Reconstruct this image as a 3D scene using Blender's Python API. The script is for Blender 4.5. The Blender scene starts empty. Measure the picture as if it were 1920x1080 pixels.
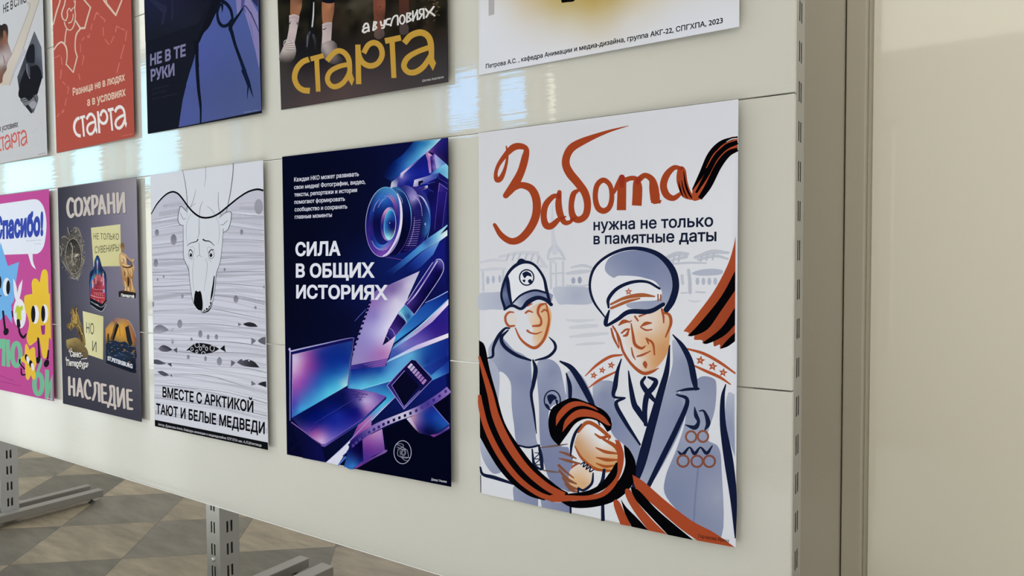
import bpy, bmesh, math, random
from mathutils import Vector, Matrix
from mathutils.geometry import delaunay_2d_cdt
import numpy as np

SC = bpy.context.scene
COL = SC.collection

# ------------------------------------------------------------------ camera
# board plane: X along the board, Y down, Z away from the viewer (metres); floor FL below the top of the lower posters
F_PX = 1345.517
RM = np.array([[0.8314232516538441, 0.005670398911099007, 0.5556106759103334],
               [0.015417186030486632, 0.9993275050465724, -0.03326932569641612],
               [-0.5554256808829152, 0.03622684410187911, 0.830776702118065]])
CM = np.array([0.9861119168045259, 0.29818894372875704, -1.3377673771604406])
FL = 1.465


def W(x, y, z):
    return Vector((x, z, FL - y))


cd = bpy.data.cameras.new('camera')
cd.sensor_width = 36.0
cd.lens = F_PX / 1920.0 * 36.0
cd.clip_start = 0.05
cam = bpy.data.objects.new('camera', cd)
COL.objects.link(cam)


def dirw(v):
    return Vector((v[0], v[2], -v[1]))


ax, ay, az = dirw(RM[0]), dirw(-RM[1]), dirw(-RM[2])
mw = Matrix(((ax.x, ay.x, az.x), (ax.y, ay.y, az.y), (ax.z, ay.z, az.z))).to_4x4()
mw.translation = W(*CM)
cam.matrix_world = mw
SC.camera = cam

# ------------------------------------------------------------------ light and exposure
SC.view_settings.view_transform = 'Standard'
SC.view_settings.look = 'None'
SC.view_settings.exposure = 0.98
SC.view_settings.gamma = 1.0
wd = bpy.data.worlds.new('world')
SC.world = wd
wd.use_nodes = True
wd.node_tree.nodes['Background'].inputs[0].default_value = (0.93, 0.94, 0.93, 1)
wd.node_tree.nodes['Background'].inputs[1].default_value = 0.80
sd = bpy.data.lights.new('bounce_sun', 'SUN'); sd.energy = 7.5; sd.angle = 0.02; sd.color = (0.97, 0.98, 1.0)
bounce_sun = bpy.data.objects.new('bounce_sun', sd); COL.objects.link(bounce_sun)
bounce_sun.rotation_euler = (0, -math.radians(90 - 17), 0)      # low sun added, unseen, to bounce off the floor onto the board
SKY_L = 3.1
INK_K = (0.88, 0.875, 0.83)         # printed albedo = displayed colour / INK_K


# ------------------------------------------------------------------ helpers
def lin(h):
    h = h.lstrip('#')
    r = []
    for i in (0, 2, 4):
        c = int(h[i:i + 2], 16) / 255.0
        r.append(c / 12.92 if c <= 0.04045 else ((c + 0.055) / 1.055) ** 2.4)
    return r


def ink(h):
    return np.array([min(0.95, c / k) for c, k in zip(lin(h), INK_K)])


def tag(o, label=None, cat=None, group=None, kind=None):
    if label: o['label'] = label
    if cat: o['category'] = cat
    if group: o['group'] = group
    if kind: o['kind'] = kind
    return o


def empty(name, loc):
    o = bpy.data.objects.new(name, None)
    o.empty_display_size = 0.05
    o.location = loc
    COL.objects.link(o)
    return o


def mesh_obj(name, verts, faces, mat, parent=None, origin=None, smooth=False):
    me = bpy.data.meshes.new(name)
    org = Vector(origin) if origin is not None else Vector((0, 0, 0))
    me.from_pydata([tuple(Vector(v) - org) for v in verts], [], faces)
    me.update()
    if mat is not None: me.materials.append(mat)
    if smooth:
        for p in me.polygons: p.use_smooth = True
    o = bpy.data.objects.new(name, me)
    COL.objects.link(o)
    if parent is not None:
        o.parent = parent
        o.location = org - parent.location
    else:
        o.location = org
    return o


class MB:
    def __init__(s): s.v = []; s.f = []

    def box(s, x0, x1, y0, y1, z0, z1):      # board coordinates (Y down)
        n = len(s.v)
        for x, y, z in ((x0, y0, z0), (x1, y0, z0), (x1, y1, z0), (x0, y1, z0), (x0, y0, z1), (x1, y0, z1), (x1, y1, z1), (x0, y1, z1)):
            s.v.append(W(x, y, z))
        for q in ((0, 1, 2, 3), (5, 4, 7, 6), (4, 0, 3, 7), (1, 5, 6, 2), (4, 5, 1, 0), (3, 2, 6, 7)):
            s.f.append(tuple(n + i for i in q))
        return s

    def cyl(s, c, axis, r0, r1, h, n=16, cap=True):   # c, axis in Blender space
        a = Vector(axis).normalized()
        u = a.orthogonal().normalized(); w = a.cross(u)
        k = len(s.v)
        for t, r in ((0, r0), (h, r1)):
            for i in range(n):
                an = 2 * math.pi * i / n
                s.v.append(Vector(c) + a * t + (u * math.cos(an) + w * math.sin(an)) * r)
        for i in range(n):
            j = (i + 1) % n
            s.f.append((k + i, k + j, k + n + j, k + n + i))
        if cap:
            s.f.append(tuple(k + i for i in reversed(range(n))))
            s.f.append(tuple(k + n + i for i in range(n)))
        return s

    def obj(s, name, mat, parent=None, bevel=0, origin=None):
        org = origin if origin is not None else (parent.location if parent is not None else None)
        o = mesh_obj(name, s.v, s.f, mat, parent, org)
        if bevel:
            m = o.modifiers.new('bevel', 'BEVEL'); m.width = bevel; m.segments = 2; m.limit_method = 'ANGLE'
        return o


def mat(name, base, rough=0.5, metal=0.0, spec=0.5):
    m = bpy.data.materials.new(name); m.use_nodes = True
    b = m.node_tree.nodes['Principled BSDF']
    b.inputs['Base Color'].default_value = (*base, 1)
    b.inputs['Roughness'].default_value = rough
    b.inputs['Metallic'].default_value = metal
    b.inputs['Specular IOR Level'].default_value = spec
    return m


def nd(m, t, **kw):
    n = m.node_tree.nodes.new(t)
    for k, v in kw.items(): setattr(n, k, v)
    return n


def lk(m, a, b): m.node_tree.links.new(a, b)


# glossy laminated board: faint horizontal ripples bend the reflections
M_PANEL = mat('cream_laminate', (0.605, 0.595, 0.55), 0.03)
tc = nd(M_PANEL, 'ShaderNodeTexCoord'); mp = nd(M_PANEL, 'ShaderNodeMapping')
mp.inputs['Scale'].default_value = (5, 1, 90)
nz = nd(M_PANEL, 'ShaderNodeTexNoise'); nz.inputs['Scale'].default_value = 1.0; nz.inputs['Detail'].default_value = 3
bp = nd(M_PANEL, 'ShaderNodeBump'); bp.inputs['Strength'].default_value = 1.0; bp.inputs['Distance'].default_value = 0.00027
lk(M_PANEL, tc.outputs['Object'], mp.inputs['Vector']); lk(M_PANEL, mp.outputs[0], nz.inputs['Vector'])
lk(M_PANEL, nz.outputs['Fac'], bp.inputs['Height']); lk(M_PANEL, bp.outputs[0], M_PANEL.node_tree.nodes['Principled BSDF'].inputs['Normal'])

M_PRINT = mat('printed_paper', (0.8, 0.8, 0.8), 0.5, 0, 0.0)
at = nd(M_PRINT, 'ShaderNodeAttribute', attribute_name='ink')
lk(M_PRINT, at.outputs['Color'], M_PRINT.node_tree.nodes['Principled BSDF'].inputs['Base Color'])

M_STEEL = mat('galvanised_steel', (0.46, 0.46, 0.45), 0.28, 0.9)
nz = nd(M_STEEL, 'ShaderNodeTexNoise'); nz.inputs['Scale'].default_value = 9; nz.inputs['Detail'].default_value = 4
mr = nd(M_STEEL, 'ShaderNodeMapRange'); mr.inputs[3].default_value = 0.3; mr.inputs[4].default_value = 0.48
lk(M_STEEL, nz.outputs['Fac'], mr.inputs[0]); lk(M_STEEL, mr.outputs[0], M_STEEL.node_tree.nodes['Principled BSDF'].inputs['Roughness'])
M_FOOT = mat('grey_painted_steel', (0.19, 0.178, 0.155), 0.42, 0.25)
M_CHROME = mat('chrome_steel', (0.75, 0.74, 0.72), 0.18, 1.0)
M_DARK = mat('dark_rubber', (0.03, 0.03, 0.03), 0.6)


# ------------------------------------------------------------------ picture geometry on the sheets
def px2board(x, y, z):
    v = RM.T @ np.array([(x - 960) / F_PX, (y - 540) / F_PX, 1.0])
    t = (z - CM[2]) / v[2]
    return CM[0] + v[0] * t, CM[1] + v[1] * t


def board2px(x, y, z):
    v = RM @ (np.array([x, y, z]) - CM)
    return 960 + F_PX * v[0] / v[2], 540 + F_PX * v[1] / v[2]


def parse(s):
    out = []
    for t in s.split():
        c = t.endswith('!')
        out.append((*[float(a) for a in t.rstrip('!').split(',')], c))
    return out


def catmull(P, closed, n):
    P = [np.array(p, float) for p in P]
    m = len(P); out = []
    segs = m if closed else m - 1
    for i in range(segs):
        p1, p2 = P[i], P[(i + 1) % m]
        p0 = P[i - 1] if (closed or i > 0) else p1 * 2 - p2
        p3 = P[(i + 2) % m] if (closed or i + 2 < m) else p2 * 2 - p1
        for k in range(n):
            t = k / n
            out.append(0.5 * (2 * p1 + (p2 - p0) * t + (2 * p0 - 5 * p1 + 4 * p2 - p3) * t * t + (3 * p1 - p0 - 3 * p2 + p3) * t ** 3))
    if not closed: out.append(P[-1])
    return out


def outline(pts, n=5):
    """closed outline; points flagged '!' stay corners"""
    P = [p[:2] for p in pts]; c = [p[-1] for p in pts]
    if not any(c): return catmull(P, True, n)
    k = c.index(True)
    P = P[k:] + P[:k] + [P[k]]; c = c[k:] + c[:k] + [True]
    out = []; run = [P[0]]
    for p, q in zip(P[1:], c[1:]):
        run.append(p)
        if q:
            out += (catmull(run, False, n)[:-1] if len(run) > 2 else [np.array(run[0], float)])
            run = [p]
    return out


def cdt(V, E, extra=(), n1=None):
    """triangles inside the loops (non-zero winding); loops from edge n1 on count by themselves"""
    r = delaunay_2d_cdt([Vector((float(a), float(b))) for a, b in V] + [Vector((float(a), float(b))) for a, b in extra], E, [], 0, 1e-5)
    nv, nf = r[0], r[2]
    A = np.array([V[a] for a, b in E], float); B = np.array([V[b] for a, b in E], float)
    if not nf: return [(v.x, v.y) for v in nv], []
    N = np.array([v[:] for v in nv]); T = np.array([tuple(f) for f in nf]); c = N[T].mean(axis=1)
    keep = np.zeros(len(T), bool)
    for i in range(0, len(T), 400):
        x = c[i:i + 400, 0:1]; y = c[i:i + 400, 1:2]
        cr = (B[:, 0] - A[:, 0]) * (y - A[:, 1]) - (x - A[:, 0]) * (B[:, 1] - A[:, 1])
        w = ((A[:, 1] <= y) & (B[:, 1] > y) & (cr > 0)).astype(int) - ((A[:, 1] > y) & (B[:, 1] <= y) & (cr < 0)).astype(int)
        keep[i:i + 400] = (w[:, :n1].sum(axis=1) != 0) | ((w[:, n1:].sum(axis=1) != 0) if n1 else False)
    return [(v[0], v[1]) for v in N.tolist()], [tuple(t) for t in T[keep].tolist()]


class Wash:
    """smooth blend of inks between measured spots (linear radial basis functions)"""

    def __init__(s, pts):
        P = np.array([[q[0], q[1]] for q in pts], float); n = len(P)
        C = np.array([q[2] for q in pts]) ** (1 / 2.2)
        D = np.linalg.norm(P[:, None] - P[None], axis=2)
        M = np.ones((n + 1, n + 1)); M[:n, :n] = D + np.eye(n) * 1e-6 * D.max(); M[n, n] = 0
        s.P = P; s.w = np.linalg.solve(M, np.vstack([C, np.zeros((1, 3))]))

    def __call__(s, x, y):
        d = np.hypot(s.P[:, 0] - x, s.P[:, 1] - y)
        c = d @ s.w[:-1] + s.w[-1]
        return np.clip(c, 0.0, 0.97) ** 2.2


def shade(x, y, col):
    return col(x, y) if isinstance(col, Wash) else col


def cols(c):
    """'#hex'  or  'x,y:#hex x,y:#hex ...'"""
    if ':' not in c: return ink(c)
    out = []
    for t in c.split():
        a, h = t.split(':'); x, y = a.split(',')
        out.append((float(x), float(y), ink(h)))
    return Wash(out)


_tx = {}


def text_loops(s):
    if s in _tx: return _tx[s]
    cu = bpy.data.curves.new('t', 'FONT'); cu.body = s; cu.fill_mode = 'NONE'; cu.resolution_u = 4
    o = bpy.data.objects.new('t', cu); COL.objects.link(o)
    me = bpy.data.meshes.new_from_object(o.evaluated_get(bpy.context.evaluated_depsgraph_get()))
    r = ([tuple(v.co.xy) for v in me.vertices], [tuple(e.vertices) for e in me.edges])
    bpy.data.objects.remove(o); bpy.data.curves.remove(cu); bpy.data.meshes.remove(me)
    _tx[s] = r
    return r


HREF = {}
for k_, ch in (('H', 'Н'), ('x', 'н')):
    HREF[k_] = max(p[1] for p in text_loops(ch)[0])


class Poster:
    STEP = 8e-6

    def __init__(s, name, label, corners, paper, near=0.002, far=0.008, group='posters mounted on the white display stand'):
        """corners TL TR BR BL in photo pixels"""
        s.near, s.far = near, far
        b = [px2board(x, y, 0) for x, y in corners]
        s.x0 = (b[0][0] + b[3][0]) / 2; s.x1 = (b[1][0] + b[2][0]) / 2
        s.cpx = corners
        s.grid = {}
        s.k = (0, 0, 1)
        s.xf = None
        cs = [s.at(x, y, 0) for x, y in corners]
        c = (cs[2] + cs[3]) / 2
        s.root = tag(empty(name, c), label, 'poster', group)
        # the sheet: thin, with a back and edges
        s.parts = {}
        s.start('sheet')
        d = Vector((0, 0.0005, 0))
        V = cs + [p + d for p in cs]
        col = ink(paper)
        s.add([tuple(v) for v in V], [(0, 1, 2, 3), (7, 6, 5, 4), (0, 4, 5, 1), (1, 5, 6, 2), (2, 6, 7, 3), (3, 7, 4, 0)], [col] * 8)

    def zz(s, X):
        u = (X - s.x0) / (s.x1 - s.x0)
        return -(s.near + (s.far - s.near) * u)

    def at(s, px, py, lay):
        """photo pixel -> point on the sheet, print layer lay"""
        z = 0
        for _ in range(4):
            X, Y = px2board(px, py, z)
            z = s.zz(X) - lay * s.STEP
        return W(X, Y, z)

    def start(s, name, new=False):
        s.cur = name + ('|%d' % len(s.parts) if new else '')
        s.parts.setdefault(s.cur, ([], [], []))

    def add(s, V, F, C):
        v, f, c = s.parts[s.cur]
        k = len(v)
        v.extend(V); c.extend(C)
        f.extend(tuple(k + i for i in q) for q in F)

    def cr(s, x, y, sc): s.k = (x, y, 1.0 / sc)

    CELL = 3.0

    def layer(s, X, F):
        """lowest print layer free under these faces (X photo pixels)"""
        cells = set(); q = s.CELL
        for f in F:
            xs = [X[i][0] for i in f]; ys = [X[i][1] for i in f]
            for i in range(int(math.floor(min(xs) / q)), int(math.floor(max(xs) / q)) + 1):
                for j in range(int(math.floor(min(ys) / q)), int(math.floor(max(ys) / q)) + 1): cells.add((i, j))
        n = 1 + max((s.grid.get(k, 0) for k in cells), default=0)
        for k in cells: s.grid[k] = n
        return n

    def put(s, P, F, col):
        """P crop points"""
        x, y, q = s.k
        X = [(s.xf(a, b) if s.xf else (x + a * q, y + b * q)) for a, b in P]
        n = s.layer(X, F)
        V = [tuple(s.at(a, b, n)) for a, b in X]
        C = [shade(a, b, col) for a, b in P]
        s.add(V, F, C)

    def fill(s, pts, c, n=5, grid=None):
        col = cols(c)
        L = outline(parse(pts) if isinstance(pts, str) else pts, n)
        V = [(p[0], p[1]) for p in L]
        E = [(i, (i + 1) % len(V)) for i in range(len(V))]
        ex = []
        if isinstance(col, Wash):
            xs = [p[0] for p in V]; ys = [p[1] for p in V]
            g = grid or max(max(xs) - min(xs), max(ys) - min(ys)) / 22.0
            a = min(xs) + g * .37
            while a < max(xs):
                b = min(ys) + g * .41
                while b < max(ys): ex.append((a, b)); b += g
                a += g
        P, F = cdt(V, E, ex)
        s.put(P, F, col)

    def poly(s, pts, c, grid=None):
        s.fill([(p[0], p[1], True) for p in parse(pts)], c, 1, grid)

    def brush(s, pts, c, w=None, n=6, cap=True, closed=False, taper=False):
        """x,y,w points; a ribbon of ink following them"""
        pts = parse(pts) if isinstance(pts, str) else pts
        P = [(p[0], p[1], (p[2] if len(p) > 3 else w)) for p in pts]
        if taper: P[0] = (*P[0][:2], w * .15); P[-1] = (*P[-1][:2], w * .15)
        L = catmull(P, closed, n) if len(P) > 2 else [np.array(p, float) for p in P]
        m = len(L); lf = []; rt = []
        for i in range(m):
            a = L[i - 1] if (i > 0 or closed) else L[i]
            b = L[(i + 1) % m] if (i < m - 1 or closed) else L[i]
            d = (b - a)[:2]; d = d / (np.linalg.norm(d) + 1e-9)
            nrm = np.array([-d[1], d[0]]) * max(L[i][2], .3) / 2
            lf.append(tuple(L[i][:2] + nrm)); rt.append(tuple(L[i][:2] - nrm))
        if closed:
            V = lf + rt[::-1]
            E = [(i, (i + 1) % m) for i in range(m)] + [(m + i, m + (i + 1) % m) for i in range(m)]
        else:
            def arc(e, p, q):      # rounded end from p to q, bulging outward
                if not cap or e[2] <= 3: return []
                d = (np.array(p) - np.array(q)) / 2; o = np.array([d[1], -d[0]])
                return [tuple(e[:2] + d * math.cos(t) + o * math.sin(t)) for t in (.6, 1.2, 1.94, 2.54)]
            V = lf + arc(L[-1], lf[-1], rt[-1]) + rt[::-1] + arc(L[0], rt[0], lf[0])
            E = [(i, (i + 1) % len(V)) for i in range(len(V))]
        P, F = cdt(V, E)
        s.put(P, F, cols(c))

    def lines(s, items, c, w, **kw):
        for t in items.split(';'):
            if t.strip(): s.brush(t, c, w, **kw)

    def ell(s, cx, cy, rx, ry, c, rot=0, grid=None, n=26):
        a = math.radians(rot); ca, sa = math.cos(a), math.sin(a)
        P = [(cx + rx * math.cos(t) * ca - ry * math.sin(t) * sa, cy + rx * math.cos(t) * sa + ry * math.sin(t) * ca, True) for t in [2 * math.pi * i / n for i in range(n)]]
        s.fill(P, c, 1, grid)

    def ring(s, cx, cy, rx, ry, w, c, rot=0, n=28):
        a = math.radians(rot); ca, sa = math.cos(a), math.sin(a)
        P = [(cx + rx * math.cos(t) * ca - ry * math.sin(t) * sa, cy + rx * math.cos(t) * sa + ry * math.sin(t) * ca, w, False) for t in [2 * math.pi * i / n for i in range(n)]]
        s.brush(P, c, w, n=2, closed=True)

    def star(s, cx, cy, r, c, rot=-90, inner=.42, w=None):
        P = []
        for i in range(10):
            a = math.radians(rot + 36 * i); q = r if i % 2 == 0 else r * inner
            P.append((cx + q * math.cos(a), cy + q * math.sin(a), True))
        s.fill(P, c, 1)

    def text(s, t, p0, p1, p2, c, ref='H', bold=0.0):
        """t set on the baseline p0-p1; p2 marks the height of a capital (H) or small (x) letter above p0; crop points"""
        x, y, q = s.k
        V, E = text_loops(t)
        V = [tuple(v) for v in V]; E = list(E)
        n1 = None
        if bold:                # widen every outline
            nx = dict(E); pv = {b: a for a, b in nx.items()}
            n1 = len(E)
            off = {}
            for a in nx:
                A = np.array(V[pv.get(a, a)]); Bq = np.array(V[a]); Cq = np.array(V[nx[a]])
                d1 = Bq - A; d2 = Cq - Bq
                d1 = d1 / (np.linalg.norm(d1) + 1e-9); d2 = d2 / (np.linalg.norm(d2) + 1e-9)
                m = np.array([-d1[1] - d2[1], d1[0] + d2[0]]); l = np.linalg.norm(m)
                m = m / l if l > 1e-6 else np.array([-d1[1], d1[0]])
                off[a] = (Bq, m * bold / max(.5, abs(m @ np.array([-d1[1], d1[0]]))))
            for a, b in nx.items():
                if b not in off: continue
                qd = [off[a][0] + off[a][1], off[a][0] - off[a][1], off[b][0] - off[b][1], off[b][0] + off[b][1]]
                s2 = sum(qd[i][0] * qd[(i + 1) % 4][1] - qd[(i + 1) % 4][0] * qd[i][1] for i in range(4))
                if s2 < 0: qd.reverse()
                k = len(V); V += [tuple(v) for v in qd]; E += [(k, k + 1), (k + 1, k + 2), (k + 2, k + 3), (k + 3, k)]
        xa = min(v[0] for v in V); xb = max(v[0] for v in V)
        P, F = cdt(V, E, (), n1)
        for n in (2, None):
            B = []
            lay = n or lay_
            for p in (p0, p1, p2):
                v = s.at(x + p[0] * q, y + p[1] * q, lay); B.append(np.array([v.x, v.z]))
            ex = (B[1] - B[0]) / (xb - xa); ey = (B[2] - B[0]) / HREF[ref]
            pts = [B[0] + ex * (vx - xa) + ey * vy for vx, vy in P]
            if n: lay_ = s.layer([board2px(b[0], FL - b[1], s.zz(b[0])) for b in pts], F)
        out = [(b[0], s.zz(b[0]) - lay_ * s.STEP, b[1]) for b in pts]
        s.add(out, F, [ink(c)] * len(out))

    def done(s):
        for name, (v, f, c) in s.parts.items():
            o = mesh_obj(name.split('|')[0], v, f, M_PRINT, s.root, s.root.location)
            a = o.data.color_attributes.new('ink', 'FLOAT_COLOR', 'POINT')
            a.data.foreach_set('color', [t for q in c for t in (float(q[0]), float(q[1]), float(q[2]), 1.0)])
        return s.root


# ------------------------------------------------------------------ setting: floor, window wall, cream wall at the right
M_FLOOR = mat('stone_tiles', (0.2, 0.18, 0.15), 0.42, 0, 0.22)
geo = nd(M_FLOOR, 'ShaderNodeNewGeometry'); sp = nd(M_FLOOR, 'ShaderNodeSeparateXYZ')
lk(M_FLOOR, geo.outputs['Position'], sp.inputs[0])


def mth(m, op, a, b=None, c=None):
    n = nd(m, 'ShaderNodeMath', operation=op)
    for i, v in enumerate((a, b, c)):
        if v is None: continue
        if isinstance(v, (int, float)): n.inputs[i].default_value = v
        else: lk(m, v, n.inputs[i])
    return n.outputs[0]


TILE = 0.413
ta = mth(M_FLOOR, 'DIVIDE', mth(M_FLOOR, 'ADD', mth(M_FLOOR, 'ADD', mth(M_FLOOR, 'MULTIPLY', sp.outputs[0], .752), mth(M_FLOOR, 'MULTIPLY', sp.outputs[1], .659)), 1.315), TILE)
tb = mth(M_FLOOR, 'DIVIDE', mth(M_FLOOR, 'ADD', mth(M_FLOOR, 'ADD', mth(M_FLOOR, 'MULTIPLY', sp.outputs[0], -.659), mth(M_FLOOR, 'MULTIPLY', sp.outputs[1], .752)), -1.327), TILE)
cell = nd(M_FLOOR, 'ShaderNodeCombineXYZ')
lk(M_FLOOR, mth(M_FLOOR, 'FLOOR', ta), cell.inputs[0]); lk(M_FLOOR, mth(M_FLOOR, 'FLOOR', tb), cell.inputs[1])
wn = nd(M_FLOOR, 'ShaderNodeTexWhiteNoise'); lk(M_FLOOR, cell.outputs[0], wn.inputs['Vector'])
par = mth(M_FLOOR, 'FLOORED_MODULO', mth(M_FLOOR, 'ADD', mth(M_FLOOR, 'FLOOR', ta), mth(M_FLOOR, 'FLOOR', tb)), 2.0)
ck = nd(M_FLOOR, 'ShaderNodeMix', data_type='RGBA'); lk(M_FLOOR, par, ck.inputs[0])      # dark and light tiles alternate
ck.inputs[6].default_value = (0.128, 0.113, 0.086, 1); ck.inputs[7].default_value = (0.235, 0.192, 0.130, 1)
vr = nd(M_FLOOR, 'ShaderNodeMapRange'); vr.inputs[3].default_value = .74; vr.inputs[4].default_value = 1.14; lk(M_FLOOR, wn.outputs['Value'], vr.inputs[0])
rp = nd(M_FLOOR, 'ShaderNodeMix', data_type='RGBA', blend_type='MULTIPLY'); rp.inputs[0].default_value = 1
lk(M_FLOOR, ck.outputs[2], rp.inputs[6]); lk(M_FLOOR, vr.outputs[0], rp.inputs[7])
nz = nd(M_FLOOR, 'ShaderNodeTexNoise'); nz.inputs['Scale'].default_value = 5; nz.inputs['Detail'].default_value = 6; nz.inputs['Roughness'].default_value = .65
mpf = nd(M_FLOOR, 'ShaderNodeMapping'); mpf.inputs['Rotation'].default_value = (0, 0, .75); mpf.inputs['Scale'].default_value = (0.8, 3.2, 1)
adf = nd(M_FLOOR, 'ShaderNodeVectorMath', operation='MULTIPLY_ADD')
lk(M_FLOOR, cell.outputs[0], adf.inputs[0]); adf.inputs[1].default_value = (7.3, 3.1, 0); lk(M_FLOOR, geo.outputs['Position'], adf.inputs[2])
lk(M_FLOOR, adf.outputs[0], mpf.inputs[0]); lk(M_FLOOR, mpf.outputs[0], nz.inputs['Vector'])
mrf = nd(M_FLOOR, 'ShaderNodeMapRange'); mrf.inputs[1].default_value = .3; mrf.inputs[2].default_value = .7; mrf.inputs[3].default_value = .62; mrf.inputs[4].default_value = 1.2
lk(M_FLOOR, nz.outputs['Fac'], mrf.inputs[0])
mx = nd(M_FLOOR, 'ShaderNodeMix', data_type='RGBA', blend_type='MULTIPLY'); mx.inputs[0].default_value = 1
lk(M_FLOOR, rp.outputs[2], mx.inputs[6]); lk(M_FLOOR, mrf.outputs[0], mx.inputs[7])
ga = mth(M_FLOOR, 'LESS_THAN', mth(M_FLOOR, 'ABSOLUTE', mth(M_FLOOR, 'SUBTRACT', mth(M_FLOOR, 'FRACT', mth(M_FLOOR, 'ADD', ta, .5)), .5)), .004)
gb = mth(M_FLOOR, 'LESS_THAN', mth(M_FLOOR, 'ABSOLUTE', mth(M_FLOOR, 'SUBTRACT', mth(M_FLOOR, 'FRACT', mth(M_FLOOR, 'ADD', tb, .5)), .5)), .004)
mg = nd(M_FLOOR, 'ShaderNodeMix', data_type='RGBA'); lk(M_FLOOR, mth(M_FLOOR, 'MAXIMUM', ga, gb), mg.inputs[0])
lk(M_FLOOR, mx.outputs[2], mg.inputs[6]); mg.inputs[7].default_value = (0.065, 0.052, 0.037, 1)
lk(M_FLOOR, mg.outputs[2], M_FLOOR.node_tree.nodes['Principled BSDF'].inputs['Base Color'])

m = MB(); m.box(-18, 6, FL, FL + .1, -.5, 9); tag(m.obj('floor', M_FLOOR), kind='structure', label='beige and grey stone tiles laid on the diagonal')

M_BOUNCE = mat('pale_bounce_floor', (0.74, 0.74, 0.71), 0.2)  # unseen pale reflector, added to lift the lower board
m = MB(); m.box(-18, 6, FL, FL + .1, -3, -.5); tag(m.obj('floor_bounce', M_BOUNCE), kind='structure', label='unseen pale floor added to bounce light onto the stand')
M_WALL = mat('painted_plaster', (0.66, 0.64, 0.58), 0.6)
M_FRAME = mat('painted_window_frame', (0.62, 0.61, 0.57), 0.5)


def emis(name, c, s):
    m = bpy.data.materials.new(name); m.use_nodes = True
    b = m.node_tree.nodes['Principled BSDF']
    b.inputs['Base Color'].default_value = (0.02, 0.02, 0.02, 1); b.inputs['Roughness'].default_value = 0.1
    b.inputs['Emission Color'].default_value = (*c, 1); b.inputs['Emission Strength'].default_value = s
    return m


M_SKY = emis('daylit_glass_sky', (0.34, 0.78, 1.0), SKY_L)
M_HAZE = emis('daylit_glass_garden', (0.93, 0.95, 0.80), SKY_L * .62)
M_BLUE = emis('daylit_glass_blue', (0.14, 0.48, 1.0), SKY_L * 1.75)
M_ADD_HIGH = emis('added_light_high', (0.86, 0.95, 1.0), 2.5)
M_DIM = emis('daylit_glass_dim', (1.0, 0.96, 0.84), 1.4)
M_ADD_LOW = emis('added_light_low', (0.88, 0.95, 1.0), 2.0)
M_CREAM = emis('daylit_glass_cream', (1.0, 0.94, 0.76), SKY_L)
ZW = -2.6
# openings in the window wall behind the viewer: (x0, x1, bottom height, top height, glass)
OPEN = []
xs = [-13.3, -11.12, -10.88, -9.68, -9.5, -9.16, -9.0, -7.72]
for a, b in zip(xs[0::2], xs[1::2]):
    OPEN.append((a, b, -0.3, 0.56, M_ADD_LOW)); OPEN.append((a, b, 0.66, 2.14, M_HAZE)); OPEN.append((a, b, 2.20, 3.95, M_SKY)); OPEN.append((a, b, 4.05, 5.6, M_HAZE))  # lowest row is added to light the floor at the left
OPEN += [(-7.0, -6.72, 2.15, 3.1, M_CREAM), (-6.6, -6.38, 2.15, 3.1, M_BLUE), (-6.22, -6.02, 2.15, 3.1, M_CREAM),
         (-3.82, -3.68, 2.42, 3.05, M_CREAM), (-3.47, -2.95, 2.42, 3.05, M_BLUE), (-2.86, -2.44, 2.42, 2.95, M_BLUE), (-2.34, -2.14, 2.42, 2.9, M_CREAM),
         (-16, -12.6, 6.1, 9.6, M_ADD_HIGH), (-12.3, -8.9, 6.1, 9.6, M_ADD_HIGH), (-8.6, -5.2, 6.1, 9.6, M_ADD_HIGH),  # high row added, clear of the reflections, for light from above
         (0.1, 1.7, 2.95, 4.6, M_DIM), (0.205, 0.32, 0.36, 2.41, M_DIM)]
OPEN = [(.737 * a + .26, .737 * b + .26, .74 * c + .28, .74 * d + .28, g) for a, b, c, d, g in OPEN]
V = []; E = []


def loop(p):
    k = len(V); V.extend(p); E.extend((k + i, k + (i + 1) % 4) for i in range(4))


loop([(-18, 0), (6, 0), (6, 9.6), (-18, 9.6)])
for a, b, h0, h1, g in OPEN: loop([(a, h0), (a, h1), (b, h1), (b, h0)])
P2, F2 = cdt(V, E)
VV = [Vector((a, ZW, b)) for a, b in P2] + [Vector((a, ZW - .25, b)) for a, b in P2]
nn = len(P2)
FF = [tuple(f) for f in F2] + [tuple(nn + i for i in reversed(f)) for f in F2]
cnt = {}
for f in F2:
    for i in range(3):
        a, b = f[i], f[(i + 1) % 3]
        cnt[(a, b)] = 1
for (a, b) in list(cnt):
    if (b, a) not in cnt: FF.append((b, a, nn + a, nn + b))
tag(mesh_obj('wall_front', VV, FF, M_WALL), kind='structure', label='plastered wall of windows facing the posters')
for i, (a, b, h0, h1, g) in enumerate(OPEN):
    m = MB(); m.box(a, b, FL - h1, FL - h0, ZW - .14, ZW - .13)
    o = tag(m.obj('window_%d' % (i + 1), g), kind='structure', label='daylit window pane; highest and lowest rows added for light')
    m = MB(); t = .035
    m.box(a, a + t, FL - h1, FL - h0, ZW - .16, ZW - .10).box(b - t, b, FL - h1, FL - h0, ZW - .16, ZW - .10)
    m.box(a + t, b - t, FL - h1, FL - h1 + t, ZW - .16, ZW - .10).box(a + t, b - t, FL - h0 - t, FL - h0, ZW - .16, ZW - .10)
    m.obj('window_frame', M_FRAME, o)

m = MB(); m.box(-9.95, -9.75, FL - 9.6, FL, -2.6, -2.45).box(-9.95, -9.75, FL - 9.6, FL, -.75, 9).box(-9.95, -9.75, FL - 9.6, FL - 3.2, -2.45, -.75)  # added out of view so the low beam reaches only the front floor
tag(m.obj('light_block_left', M_WALL), kind='structure', label='unseen end wall with an opening, added to shape the low sunlight')

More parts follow.
